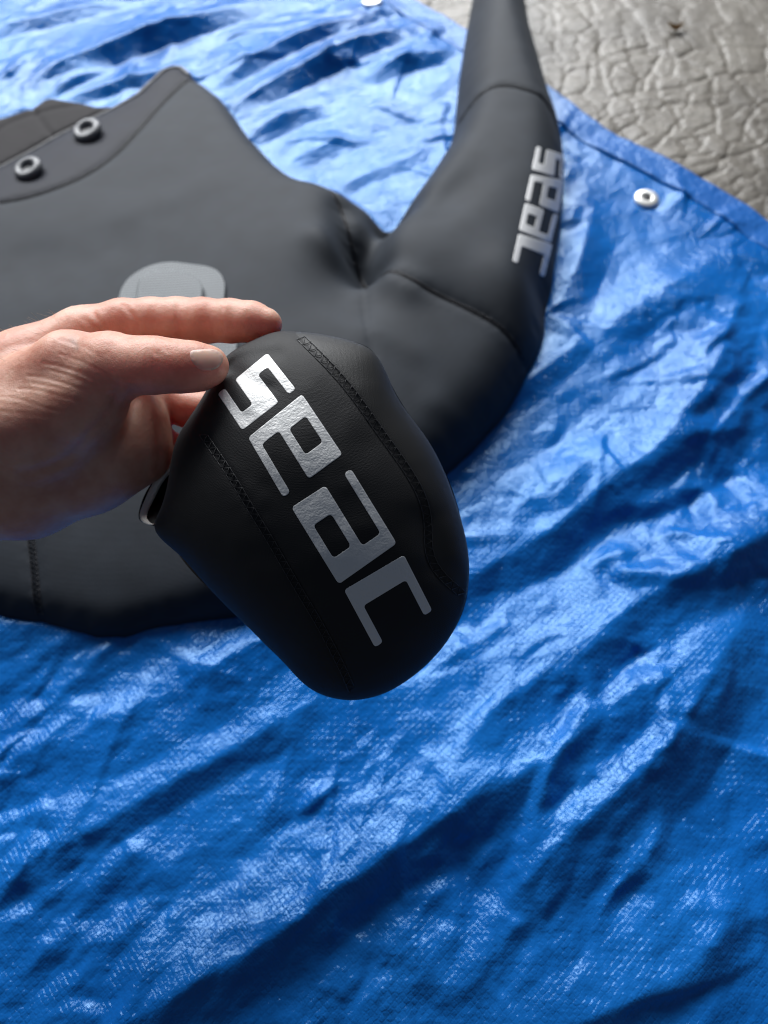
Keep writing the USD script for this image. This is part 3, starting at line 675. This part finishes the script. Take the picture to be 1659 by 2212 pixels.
hvt = np.column_stack([Hp.reshape(-1, 2), Hz.ravel()]); hf = grid_faces(n1, n2)
keep = (hvt[:, 0] > -0.3) & (hvt[:, 0] < 0.95) & (hvt[:, 1] > 0.2) & (hvt[:, 1] < 1.5)
hf = hf[keep[hf].all(1)]; u_, inv = np.unique(hf.ravel(), return_inverse=True)
put('hem', (hvt[u_], inv.reshape(-1, 3)), '/World/Looks/tarp_hem', tarp)
# grommets
tree = cKDTree(P)
for k, (cpx, r) in enumerate((((1397, 428), 0.0125), ((803, 2), 0.0125))):
    g = ground(np.array([cpx], float), 0.006)[0]
    for _ in range(4): g = ground(np.array([cpx], float), HGf[tree.query_ball_point(g, 0.014)].mean() + 0.002)[0]
    idx = tree.query_ball_point(g, 0.014); zmax = HGf[idx].mean() + 0.002
    idx2 = np.array(idx); A = np.column_stack([P[idx2] - g, np.ones(len(idx2))]); co = np.linalg.lstsq(A, HGf[idx2], rcond=None)[0]
    nrm = np.array([-co[0], -co[1], 1.0])
    prof = [(0.0045, -0.003), (0.0046, 0.0004), (0.0051, 0.0014), (0.0062, 0.0019), (0.0085, 0.0017), (0.0112, 0.0010), (0.0124, 0.0003), (0.0125, -0.003)]
    gp = path_for('grommet', tarp); Xf = UsdGeom.Xform.Define(stage, gp)
    put('ring', lathe([(a * r / 0.0125, b) for a, b in prof], 48, axis_to=nrm, centre=(g[0], g[1], zmax)), '/World/Looks/grommet_metal', gp)
    put('eyelet_hole', lathe([(0.0001, 0.0002), (0.0046, 0.0002), (0.0046, -0.001)], 32, axis_to=nrm, centre=(g[0], g[1], zmax)), '/World/Looks/thread', gp)

# a curled dead leaf on the concrete
lg = ground(np.array([(1463, 55)], float), 0.004)[0]
a = np.linspace(-1, 1, 15); b = np.linspace(-1, 1, 7)
A_, B_ = np.meshgrid(a, b, indexing='ij')
lw = 0.0055 * np.sqrt(np.clip(1 - A_ ** 2, 0, 1)) + 0.0004
lx = A_ * 0.010; ly = B_ * lw * 0.6 + 0.009 * A_ ** 2; lz = 0.002 + 0.004 * B_ ** 2 * np.sqrt(np.clip(1 - A_ ** 2, 0, 1)) + 0.004 * A_ ** 2
lv = np.column_stack([lx.ravel() + lg[0], ly.ravel() + lg[1], lz.ravel() - 0.005 + 0.002]); lf = grid_faces(15, 7)
p_ = put('dead_leaf', (np.vstack([lv, lv - [0, 0, 0.0006]]), np.vstack([lf, lf[:, ::-1] + len(lv)])), '/World/Looks/leaf_brown', label='small curled brown dead leaf lying on the bare concrete', category='leaf')

# ------------------------------------------------------------------ the held piece of neoprene
front_px = [(545, 737), (565, 726), (600, 716), (640, 716), (700, 723), (755, 736), (795, 752), (810, 762), (830, 800), (855, 848), (883, 895), (920, 948), (945, 985), (962, 1020), (986, 1090),
            (1004, 1160), (1013, 1225), (1013, 1265), (1006, 1303), (985, 1350), (953, 1402), (905, 1450), (852, 1488), (800, 1507), (750, 1512), (703, 1505), (665, 1482), (620, 1440), (562, 1381), (503, 1321),
            (440, 1260), (382, 1193), (332, 1134), (345, 1105), (358, 1060), (366, 1020), (372, 985), (384, 942), (412, 900), (436, 856), (462, 815), (482, 778), (510, 752)]
fp_poly = Polygon(spline(np.array(front_px, float), 320, closed=True, s=60)).buffer(0)
h_px = 6.5
seamL = spline([(432, 925), (452, 958), (478, 995), (510, 1045), (545, 1103), (580, 1160), (612, 1215), (645, 1272), (680, 1330), (712, 1388), (742, 1448), (764, 1500)], 160)
seamR = spline([(640, 722), (665, 745), (700, 780), (742, 826), (785, 882), (822, 935), (858, 985), (888, 1030), (908, 1068), (920, 1105), (924, 1150), (926, 1190), (938, 1222), (962, 1252), (988, 1275), (1006, 1292)], 160)
fp, ft, fb = mesh_poly(fp_poly, h_px, [seamL, seamR], rings=(0.05, 0.18, 0.4, 0.75), line_off=0.55)
fphi = membrane(fp, ft, fb); fphi /= fphi.max()
EDGE = 0.385
def edge_depth(p):
    # the far end hangs a little nearer the tarp, the gripped end is nearer the eye
    t = ((p - [560, 800]) @ np.array([0.5, 0.866])) / 800
    return EDGE + 0.012 * np.clip(t, -0.2, 1.2)
def held_front(p, phi):
    h = 0.042 * np.sqrt(np.maximum(phi, 0))
    g = np.zeros(len(p))
    for s, dep in ((seamL, 0.0008), (seamR, 0.0009)):
        d = shapely.distance(shapely.points(p), LineString(s)) / 4500.0
        g += dep * np.exp(-(d / 0.0018) ** 2)
    # a crease near the right seam and slack near the grip
    g += 0.003 * np.exp(-(shapely.distance(shapely.points(p), LineString([(924, 1130), (945, 1215), (1010, 1290)])) / 4500.0 / 0.008) ** 2)
    for a_, b_, am in (((492, 800), (580, 838), 0.0012), ((500, 770), (600, 762), 0.0012), ((480, 825), (520, 900), 0.001)):
        dl = shapely.distance(shapely.points(p), LineString([a_, b_])) / 4500.0
        g += am * np.exp(-(dl / 0.0035) ** 2)
    g += 0.006 * np.exp(-(np.hypot(p[:, 0] - 492, p[:, 1] - 792) / 34) ** 2)
    w = 0.0022 * (meshkit.fbm(np.column_stack([p / 120.0, np.zeros(len(p))]), 3, 4) - 0.5)
    return edge_depth(p) - (h - g * np.clip(phi * 12, 0, 1) + w * np.clip(phi * 6, 0, 1))
fdep = held_front(fp, fphi)
fvv = at(fp[:, 0], fp[:, 1], fdep)
ft = ft[:, [0, 2, 1]]                         # image y runs downwards
fnn = vnormals(fvv, ft)
if (fnn * (C - fvv)).sum(1).mean() < 0: ft = ft[:, [0, 2, 1]]; fnn = -fnn
fdi = LinearNDInterpolator(fp, fdep); fni = LinearNDInterpolator(fp, fnn); ftree = cKDTree(fp)
def on_held(q, lift=0.0):
    q = np.asarray(q, float); d = fdi(q); n = fni(q); bad = np.isnan(d)
    if bad.any():
        _, i = ftree.query(q[bad]); d[bad] = fdep[i]; n[bad] = fnn[i]
    n = n / np.linalg.norm(n, axis=1, keepdims=True)
    return at(q[:, 0], q[:, 1], d) + n * lift
held = thing('neoprene_garment', 'black neoprene wetsuit piece with wide silver lettering between two stitched seams, gripped by the hand', 'wetsuit piece')
cen = fp[ft].mean(1)
lt = np.zeros(len(ft), int)
panelR = Polygon(np.vstack([seamR, [(1100, 1300), (1100, 700), (700, 650), (640, 650)]])).buffer(0)
panelL = Polygon(np.vstack([seamL, [(760, 1600), (300, 1600), (250, 900), (425, 905)]])).buffer(0)
lt[shapely.contains_xy(panelR, cen[:, 0], cen[:, 1])] = 1
lt[shapely.contains_xy(panelL, cen[:, 0], cen[:, 1])] = 2
for k, mt in ((0, 'neoprene_knit'), (1, 'neoprene_smooth'), (2, 'neoprene_knit')):
    t = ft[lt == k]; u, inv = np.unique(t.ravel(), return_inverse=True)
    put({0: 'centre_panel', 1: 'side_panel', 2: 'side_panel'}[k], (fvv[u], inv.reshape(-1, 3)), '/World/Looks/' + mt, held, normals=fnn[u])
# back layer: the tube's far wall, standing off at the open end by the grip
back_px = [(545, 737), (565, 726), (600, 716), (640, 716), (700, 723), (755, 736), (795, 752), (810, 762), (830, 800), (855, 848), (883, 895), (920, 948), (945, 985), (962, 1020), (986, 1090),
           (1004, 1160), (1013, 1225), (1013, 1265), (1006, 1303), (985, 1350), (953, 1402), (905, 1450), (852, 1488), (800, 1507), (750, 1512), (703, 1505), (665, 1482), (620, 1440), (562, 1381), (503, 1321),
           (440, 1260), (382, 1193), (332, 1134), (312, 1132), (299, 1122), (302, 1098), (317, 1062), (334, 1034), (358, 1012), (378, 985), (388, 942), (416, 900), (440, 856), (466, 815), (486, 778), (512, 754)]
bp_poly = Polygon(spline(np.array(back_px, float), 320, closed=True, s=60)).buffer(0)
bp, bt, bb = mesh_poly(bp_poly, 9.0, rings=(0.05, 0.2, 0.5))
bphi = membrane(bp, bt, bb); bphi /= bphi.max()
def open_w(p):      # 1 along the open end, 0 elsewhere
    d = shapely.distance(shapely.points(p), LineString([(490, 780), (440, 860), (390, 945), (350, 1030), (312, 1110)]))
    e = np.exp(-(d / 95.0) ** 2)
    return e * np.clip(np.hypot(p[:, 0] - 332, p[:, 1] - 1140) / 60, 0.15, 1) * np.clip(np.hypot(p[:, 0] - 520, p[:, 1] - 740) / 90, 0, 1)
bdep = edge_depth(bp) + 0.001 + 0.030 * np.sqrt(bphi) + 0.036 * open_w(bp)
bvv = at(bp[:, 0], bp[:, 1], bdep); bnn = vnormals(bvv, bt)
if (bnn * (C - bvv)).sum(1).mean() > 0: bt = bt[:, [0, 2, 1]]
put('back_panel', (bvv, bt), '/World/Looks/neoprene_knit', held)
# cut edge of the foam at the open end
rim_px = spline([(374, 990), (350, 1022), (331, 1044), (316, 1074), (305, 1102), (303, 1118), (311, 1129), (330, 1133)], 40)
_, ii = cKDTree(bp).query(rim_px, k=6); rd = gaussian_filter(bdep[ii].min(1), 2.0) - 0.003
k_ = np.linspace(0, 1, 40); wd = 21 * np.sin(np.pi * np.clip(k_ * 0.8 + 0.16, 0, 1)) ** 0.6
rows = [at(rim_px[:, 0] - 1 + wd * f, rim_px[:, 1] - 2 * f, rd + dz) for f, dz in ((0.0, 0.004), (0.05, -0.0008), (0.35, -0.0020), (0.75, -0.0022), (1.0, -0.0012), (1.05, 0.004))]
rv_ = np.stack(rows).reshape(-1, 3); rf_ = grid_faces(6, 40)
put('cut_edge', (rv_, rf_), '/World/Looks/foam_edge', held, smooth=False, label='pale cut foam edge at the open end')

def held_zig(g, pitch, half, r, lift, k0):
    q = resample(g, pitch / 2); t = np.gradient(q, axis=0); t /= np.linalg.norm(t, axis=1, keepdims=True)
    n2 = np.column_stack([-t[:, 1], t[:, 0]]); s = np.where(np.arange(len(q)) % 2 == 0, 1.0, -1.0)
    jit = np.random.default_rng(k0).normal(0, 0.06, len(q))
    z = q + n2 * (half * (s + jit))[:, None]
    parts = [tube(on_held(z, lift), r, 5)]
    for sd in (-1, 1):                        # the looper thread along both sides, stitch by stitch
        e = q[(s == sd)] + n2[(s == sd)] * half * sd * 1.04
        for i in range(len(e) - 1):
            a_, b_ = e[i], e[i + 1]; m_ = (a_ + b_) / 2
            seg = np.array([a_ * 0.96 + b_ * 0.04, m_, a_ * 0.1 + b_ * 0.9]); pts = on_held(seg, lift)
            pts[1] += (on_held(seg[1:2], 1.0)[0] - on_held(seg[1:2], 0.0)[0]) * r * 0.8
            parts.append(tube(pts, r, 5))
    return join(parts)
put('seam_stitching', held_zig(seamL[3:-2], 17.0, 7.6, 0.00021, 0.0002, 1), '/World/Looks/thread', held)
put('seam_stitching', held_zig(seamR[2:-2], 18.0, 8.4, 0.00021, 0.0002, 2), '/World/Looks/thread', held)
# loose thread ends at the top of the right seam
for a_, b_ in (((628, 720), (650, 712)), ((632, 724), (652, 727))):
    pass
# silver letters
def z4(x, y): return (x * 0.41664 + 397.4, y * 0.41664 + 691.2)
Q4 = {'s': ((175, 383), (302, 572), (432, 172), (580, 358)), 'e': ((333, 610), (515, 920), (612, 385), (822, 697)),
      'a': ((557, 972), (802, 1370), (866, 772), (1103, 1158)), 'c': ((830, 1400), (990, 1697), (1140, 1218), (1287, 1506))}
for ch in 'seac':
    pg = map_poly(LET[ch], quad_map([z4(*c) for c in Q4[ch]]))
    put('printed_letter', decal(pg.intersection(fp_poly.buffer(-3)), 7.0, on_held, 0.00009), '/World/Looks/silver_print', held, label=f'large silver letter {ch}')
# ------------------------------------------------------------------ the hand: one continuous skin
def cpt(px, py, dep): return np.array([(px - W / 2) / FD * dep, (HH / 2 - py) / FD * dep, dep])
def cap(p, a, b, ra, rb):
    ab = b - a; t = np.clip(((p - a) @ ab) / (ab @ ab), 0, 1)
    return np.linalg.norm(p - a - t[:, None] * ab, axis=1) - (ra + (rb - ra) * t)
def smin(a, b, k):
    h = np.clip(0.5 + 0.5 * (b - a) / k, 0, 1)
    return b + (a - b) * h - k * h * (1 - h)
def chain(p, js, k):
    d = None
    for (x0, y0, d0, r0), (x1, y1, d1, r1) in zip(js[:-1], js[1:]):
        c = cap(p, cpt(x0, y0, d0), cpt(x1, y1, d1), r0 / 1000, r1 / 1000)
        d = c if d is None else smin(d, c, k)
    return d
PALM = [[(-330, 930, .410, 27), (-120, 915, .408, 27), (60, 800, .408, 21), (182, 728, .409, 15.8)],
        [(-330, 960, .412, 27), (-100, 960, .410, 27), (120, 880, .418, 21), (272, 800, .426, 15)],
        [(-330, 1010, .412, 27), (-100, 1010, .410, 27), (120, 960, .416, 22), (290, 890, .424, 15)],
        [(-330, 1060, .410, 26), (-100, 1068, .406, 27), (60, 1058, .408, 25), (190, 1025, .412, 20.5), (300, 982, .418, 16)],
        [(60, 960, .404, 22), (220, 930, .410, 19), (298, 905, .414, 14.5)], [(120, 1010, .406, 20), (240, 985, .410, 18), (302, 968, .414, 14)]]
THENAR = [[(-60, 915, .396, 24), (60, 920, .388, 24), (165, 878, .379, 20), (240, 805, .371, 15.8)], [(20, 1000, .394, 19), (120, 958, .391, 18), (205, 868, .383, 15)]]
THUMB = [(20, 862, .392, 19), (150, 788, .378, 16), (240, 785, .370, 14.0), (300, 790, .366, 12.9), (340, 790, .364, 12.6), (395, 793, .3645, 11.4), (432, 793, .3655, 10.2), (454, 790, .3665, 8.6)]
FINGERS = [[(182, 728, .409, 15.8), (265, 700, .407, 12.8), (330, 694, .404, 11.5), (385, 692, .402, 11.3), (440, 692, .399, 11.0), (500, 694, .396, 10.6), (545, 696, .393, 9.8), (578, 698, .391, 7.4)],
           [(272, 805, .426, 14), (335, 862, .430, 11.5), (410, 884, .433, 10.2), (500, 880, .425, 9.0), (560, 880, .418, 7.5)],
           [(290, 900, .428, 13), (340, 960, .434, 10.8), (400, 983, .436, 9.5), (480, 985, .428, 8.5), (540, 985, .42, 7)],
           [(300, 970, .428, 12), (335, 1010, .440, 9.5), (395, 1030, .445, 8.2), (470, 1030, .438, 7.5)]]
def hand_sdf(p):
    d = None
    for c in PALM:
        e = chain(p, c, 0.008); d = e if d is None else smin(d, e, 0.012)
    for c in THENAR: d = smin(d, chain(p, c, 0.008), 0.007)
    d = smin(d, chain(p, THUMB, 0.005), 0.006)
    for c in FINGERS: d = smin(d, chain(p, c, 0.004), 0.004)
    # web between thumb and index
    return d
def surface_net(f, lo, hi, h):
    n = np.ceil((hi - lo) / h).astype(int) + 1
    ax = [lo[k] + h * np.arange(n[k]) for k in range(3)]
    g = np.stack(np.meshgrid(*ax, indexing='ij'), -1).reshape(-1, 3)
    s = np.concatenate([f(c) for c in np.array_split(g, max(1, len(g) // 200000))]).reshape(n)
    c = np.zeros(tuple(n - 1) + (3,)); cnt = np.zeros(tuple(n - 1))
    def sl(o): return tuple(slice(o[k], n[k] - 1 + o[k]) for k in range(3))
    for axis in range(3):
        o2 = [k for k in range(3) if k != axis]
        for a in (0, 1):
            for b in (0, 1):
                o = [0, 0, 0]; o[o2[0]], o[o2[1]] = a, b; q = list(o); q[axis] = 1
                s0, s1 = s[sl(o)], s[sl(q)]; x = (s0 < 0) != (s1 < 0)
                t = np.where(x, s0 / np.where(s0 == s1, 1, s0 - s1), 0)
                for k in range(3): c[..., k] += np.where(x, o[k] + (t if k == axis else 0), 0)
                cnt += x
    act = cnt > 0; idx = np.full(act.shape, -1); idx[act] = np.arange(act.sum())
    ijk = np.argwhere(act); v = lo + h * (ijk + c[act] / cnt[act][:, None])
    F = []
    for axis in range(3):
        u, w = (axis + 1) % 3, (axis + 2) % 3
        A = np.moveaxis(s, (axis, u, w), (0, 1, 2)); I = np.moveaxis(idx, (axis, u, w), (0, 1, 2))
        s0, s1 = A[:-1, 1:-1, 1:-1], A[1:, 1:-1, 1:-1]; x = (s0 < 0) != (s1 < 0)
        q = np.stack([I[:, :-1, :-1][x], I[:, 1:, :-1][x], I[:, 1:, 1:][x], I[:, :-1, 1:][x]], 1)
        flip = (s0 >= 0)[x]; q[flip] = q[flip][:, ::-1]; F.append(q)
    q = np.vstack(F); q = q[(q >= 0).all(1)]
    return v, np.vstack([q[:, [0, 1, 2]], q[:, [0, 2, 3]]])
lo, hi = cpt(-320, 1260, .41) * [1, 1, 1], cpt(620, 620, .41)
lo = np.array([lo[0], lo[1], 0.335]); hi = np.array([hi[0] + 0.004, hi[1] + 0.004, 0.462])
hvx, hfx = surface_net(hand_sdf, lo, hi, 0.0021)
m_ = trimesh.Trimesh(hvx, hfx, process=False); m_ = m_.subdivide(); hvx, hfx = np.asarray(m_.vertices), np.asarray(m_.faces)
def grad(f, p, e=0.0006):
    g = np.stack([f(p + np.eye(3)[k] * e) - f(p - np.eye(3)[k] * e) for k in range(3)], 1) / (2 * e)
    return g / np.maximum(np.linalg.norm(g, axis=1, keepdims=True), 1e-9)
trimesh.smoothing.filter_taubin(m_, iterations=8); hvx = np.asarray(m_.vertices).copy()
for _ in range(2):
    hvx -= grad(hand_sdf, hvx) * hand_sdf(hvx)[:, None] * 0.8
hn = grad(hand_sdf, hvx)
hpx = np.stack([hvx[:, 0] / hvx[:, 2] * FD + W / 2, HH / 2 - hvx[:, 1] / hvx[:, 2] * FD], 1)
facing = np.clip(-(hn * hvx / np.linalg.norm(hvx, axis=1, keepdims=True)).sum(1) * 2.0, 0, 1)
def crease(pts, dep, w, dr=None):
    global hdisp
    ls = LineString(spline(pts, 40) if len(pts) > 2 else pts)
    sel = facing > 0
    if dr is not None: sel &= (hvx[:, 2] > dr[0]) & (hvx[:, 2] < dr[1])
    i = np.nonzero(sel)[0]
    d = shapely.distance(shapely.points(hpx[i]), ls) / 4200.0
    k = d / w
    hdisp[i] += 0.5 * dep / 1000.0 * (0.6 + 0.8 * meshkit.noise(hvx[i] * 90, 3)) * (-np.exp(-k ** 2) + 0.35 * np.exp(-(np.abs(k) - 2.2) ** 2)) * facing[i]
hdisp = np.zeros(len(hvx))
T, IX = (0.33, 0.392), (0.385, 0.43)
for pts, dep, w, dr in [
    ([(268, 660), (285, 680), (303, 707), (314, 728)], 0.7, .0012, IX), ([(385, 645), (383, 668), (387, 726)], 0.55, .0010, IX), ([(392, 646), (392, 726)], 0.35, .0008, IX), ([(482, 645), (482, 718)], 0.45, .0009, IX),
    ([(200, 672), (214, 695), (231, 720)], 0.6, .0012, (0.38, .43)), ([(182, 690), (200, 704), (224, 722)], 0.3, .0012, (0.38, .43)),
    ([(325, 728), (330, 745), (334, 765)], 0.7, .0009, T), ([(338, 735), (345, 752), (346, 770)], 0.5, .0008, T), ([(352, 742), (360, 760)], 0.35, .0008, T), ([(318, 760), (316, 800), (322, 840)], 0.3, .001, T),
    ([(257, 836), (250, 862), (243, 884), (222, 908), (200, 930), (161, 976), (117, 1004), (49, 1022)], 1.6, .0022, None),
    ([(94, 785), (150, 797), (205, 820), (248, 840)], 0.5, .0008, T), ([(60, 812), (105, 818), (160, 836), (215, 850), (246, 850)], 0.6, .0008, T), ([(40, 840), (90, 845), (140, 859), (212, 864)], 0.4, .0007, T),
    ([(0, 858), (60, 868), (110, 884), (150, 888)], 0.35, .0007, T), ([(130, 765), (170, 779), (215, 800), (250, 826)], 0.4, .0007, T), ([(0, 888), (60, 895), (130, 905)], 0.25, .0008, T),
    ([(110, 800), (160, 815), (190, 828)], 0.3, .0006, T), ([(70, 828), (120, 836), (180, 850)], 0.3, .0006, T), ([(170, 800), (205, 812), (240, 832)], 0.35, .0006, T), ([(60, 800), (90, 806), (130, 818)], 0.25, .0006, T),
    ([(150, 740), (180, 760), (196, 780)], 0.15, .0007, T), ([(110, 740), (140, 756), (150, 770)], 0.15, .0007, T),
    ([(130, 735), (170, 745), (215, 770)], 0.3, .001, T), ([(345, 850), (347, 930), (343, 1012)], 1.2, .002, (0.40, 0.46)), ([(295, 850), (280, 910), (262, 960), (215, 1020)], 0.7, .002, (0.385, 0.46))]:
    crease(pts, dep, w, dr)
# fine skin relief
hdisp += 0.00030 * (meshkit.fbm(hvx * 420, 3, 2) - 0.5) + 0.0010 * (meshkit.fbm(hvx * 55, 2, 5) - 0.5)
# nail bed: flatten the thumb tip's upper side
nail_c = np.array([447.0, 774.0])
hvx2 = hvx + hn * hdisp[:, None]
cam2w = np.stack([RT, UP, FW])
hw_ = C + hvx2 @ cam2w
hnw = vnormals(hw_, hfx)
if (hnw * (hn @ cam2w)).sum() < 0: hfx = hfx[:, ::-1]; hnw = -hnw
hand = thing('hand', 'bare hand reaching in from the left, thumb uppermost, gripping the black neoprene piece', 'hand')
put('skin', (hw_, hfx), '/World/Looks/skin', hand, normals=hnw)
# thumbnail: a curved plate lying on the thumb tip
tsel = np.nonzero((hpx[:, 0] > 385) & (hpx[:, 0] < 500) & (hpx[:, 1] > 735) & (hpx[:, 1] < 850) & (hvx[:, 2] < 0.378) & (facing > 0))[0]
tdi = LinearNDInterpolator(hpx[tsel], hvx[tsel, 2])
tni = LinearNDInterpolator(hpx[tsel], hn[tsel])
nail_px = Polygon(spline(np.array([(411, 757), (408, 766), (412, 778), (421, 791), (432, 799), (446, 802), (460, 800), (472, 793), (481, 783), (483, 773), (478, 762), (468, 756), (452, 754), (430, 755)], float), 90, closed=True, s=10))
npnt, nt, nb_ = mesh_poly(nail_px, 3.2, rings=(0.3, 0.8))
dd = tdi(npnt); nn = tni(npnt); bad = np.isnan(dd)
if bad.any():
    _, i = cKDTree(hpx[tsel]).query(npnt[bad]); dd[bad] = hvx[tsel][i, 2]; nn[bad] = hn[tsel][i]
nd = shapely.distance(shapely.points(npnt), nail_px.exterior) / 4500.0
lift = -0.0002 + 0.0009 * np.clip(nd / 0.0010, 0, 1) ** 0.5
base = np.stack([(npnt[:, 0] - W / 2) / FD * dd, (HH / 2 - npnt[:, 1]) / FD * dd, dd], 1) + nn * lift[:, None]
nv = C + base @ cam2w
if (vnormals(nv, nt) * (C - nv)).sum() < 0: nt = nt[:, ::-1]
free = Polygon([(466, 740), (455, 760), (468, 780), (466, 800), (440, 815), (500, 815), (500, 740)])
cn = npnt[nt].mean(1)
edge_d = shapely.distance(shapely.points(cn), nail_px.exterior)
isfree = (edge_d < 4.5) & (cn[:, 0] > 455)
for sel_, nm, mt in ((~isfree, 'thumbnail', 'nail'), (isfree, 'nail_tip', 'nail_edge')):
    t = nt[sel_]; u, inv = np.unique(t.ravel(), return_inverse=True)
    put(nm, (nv[u], inv.reshape(-1, 3)), '/World/Looks/' + mt, hand)
# fine hairs at the wrist's upper edge
hp_, hw2, cnts = [], [], []
r_ = np.random.default_rng(4)
cand = np.nonzero((hpx[:, 0] > -60) & (hpx[:, 0] < 130) & (hpx[:, 1] < 800) & (hn[:, 1] > 0.5))[0]
for i in r_.choice(cand, 70, replace=False):
    p0 = hw_[i]; n0 = hnw[i]; d0 = n0 * 0.6 - RT * 0.5 + r_.normal(0, 0.25, 3); ln = r_.uniform(0.0025, 0.0055)
    for k in range(4): hp_.append(p0 + d0 * ln * k / 3 - RT * 0.0015 * (k / 3) ** 2)
    cnts.append(4)
bc = UsdGeom.BasisCurves.Define(stage, path_for('fine_hair', hand))
bc.CreateTypeAttr('linear'); bc.CreatePointsAttr(Vt.Vec3fArray.FromNumpy(np.array(hp_, np.float32))); bc.CreateCurveVertexCountsAttr(Vt.IntArray(cnts))
bc.CreateWidthsAttr(Vt.FloatArray([0.00007])); bc.SetWidthsInterpolation('constant')
UsdShade.MaterialBindingAPI.Apply(bc.GetPrim()).Bind(UsdShade.Material.Get(stage, '/World/Looks/hair'))
bc.GetPrim().SetCustomDataByKey('kind', 'stuff')
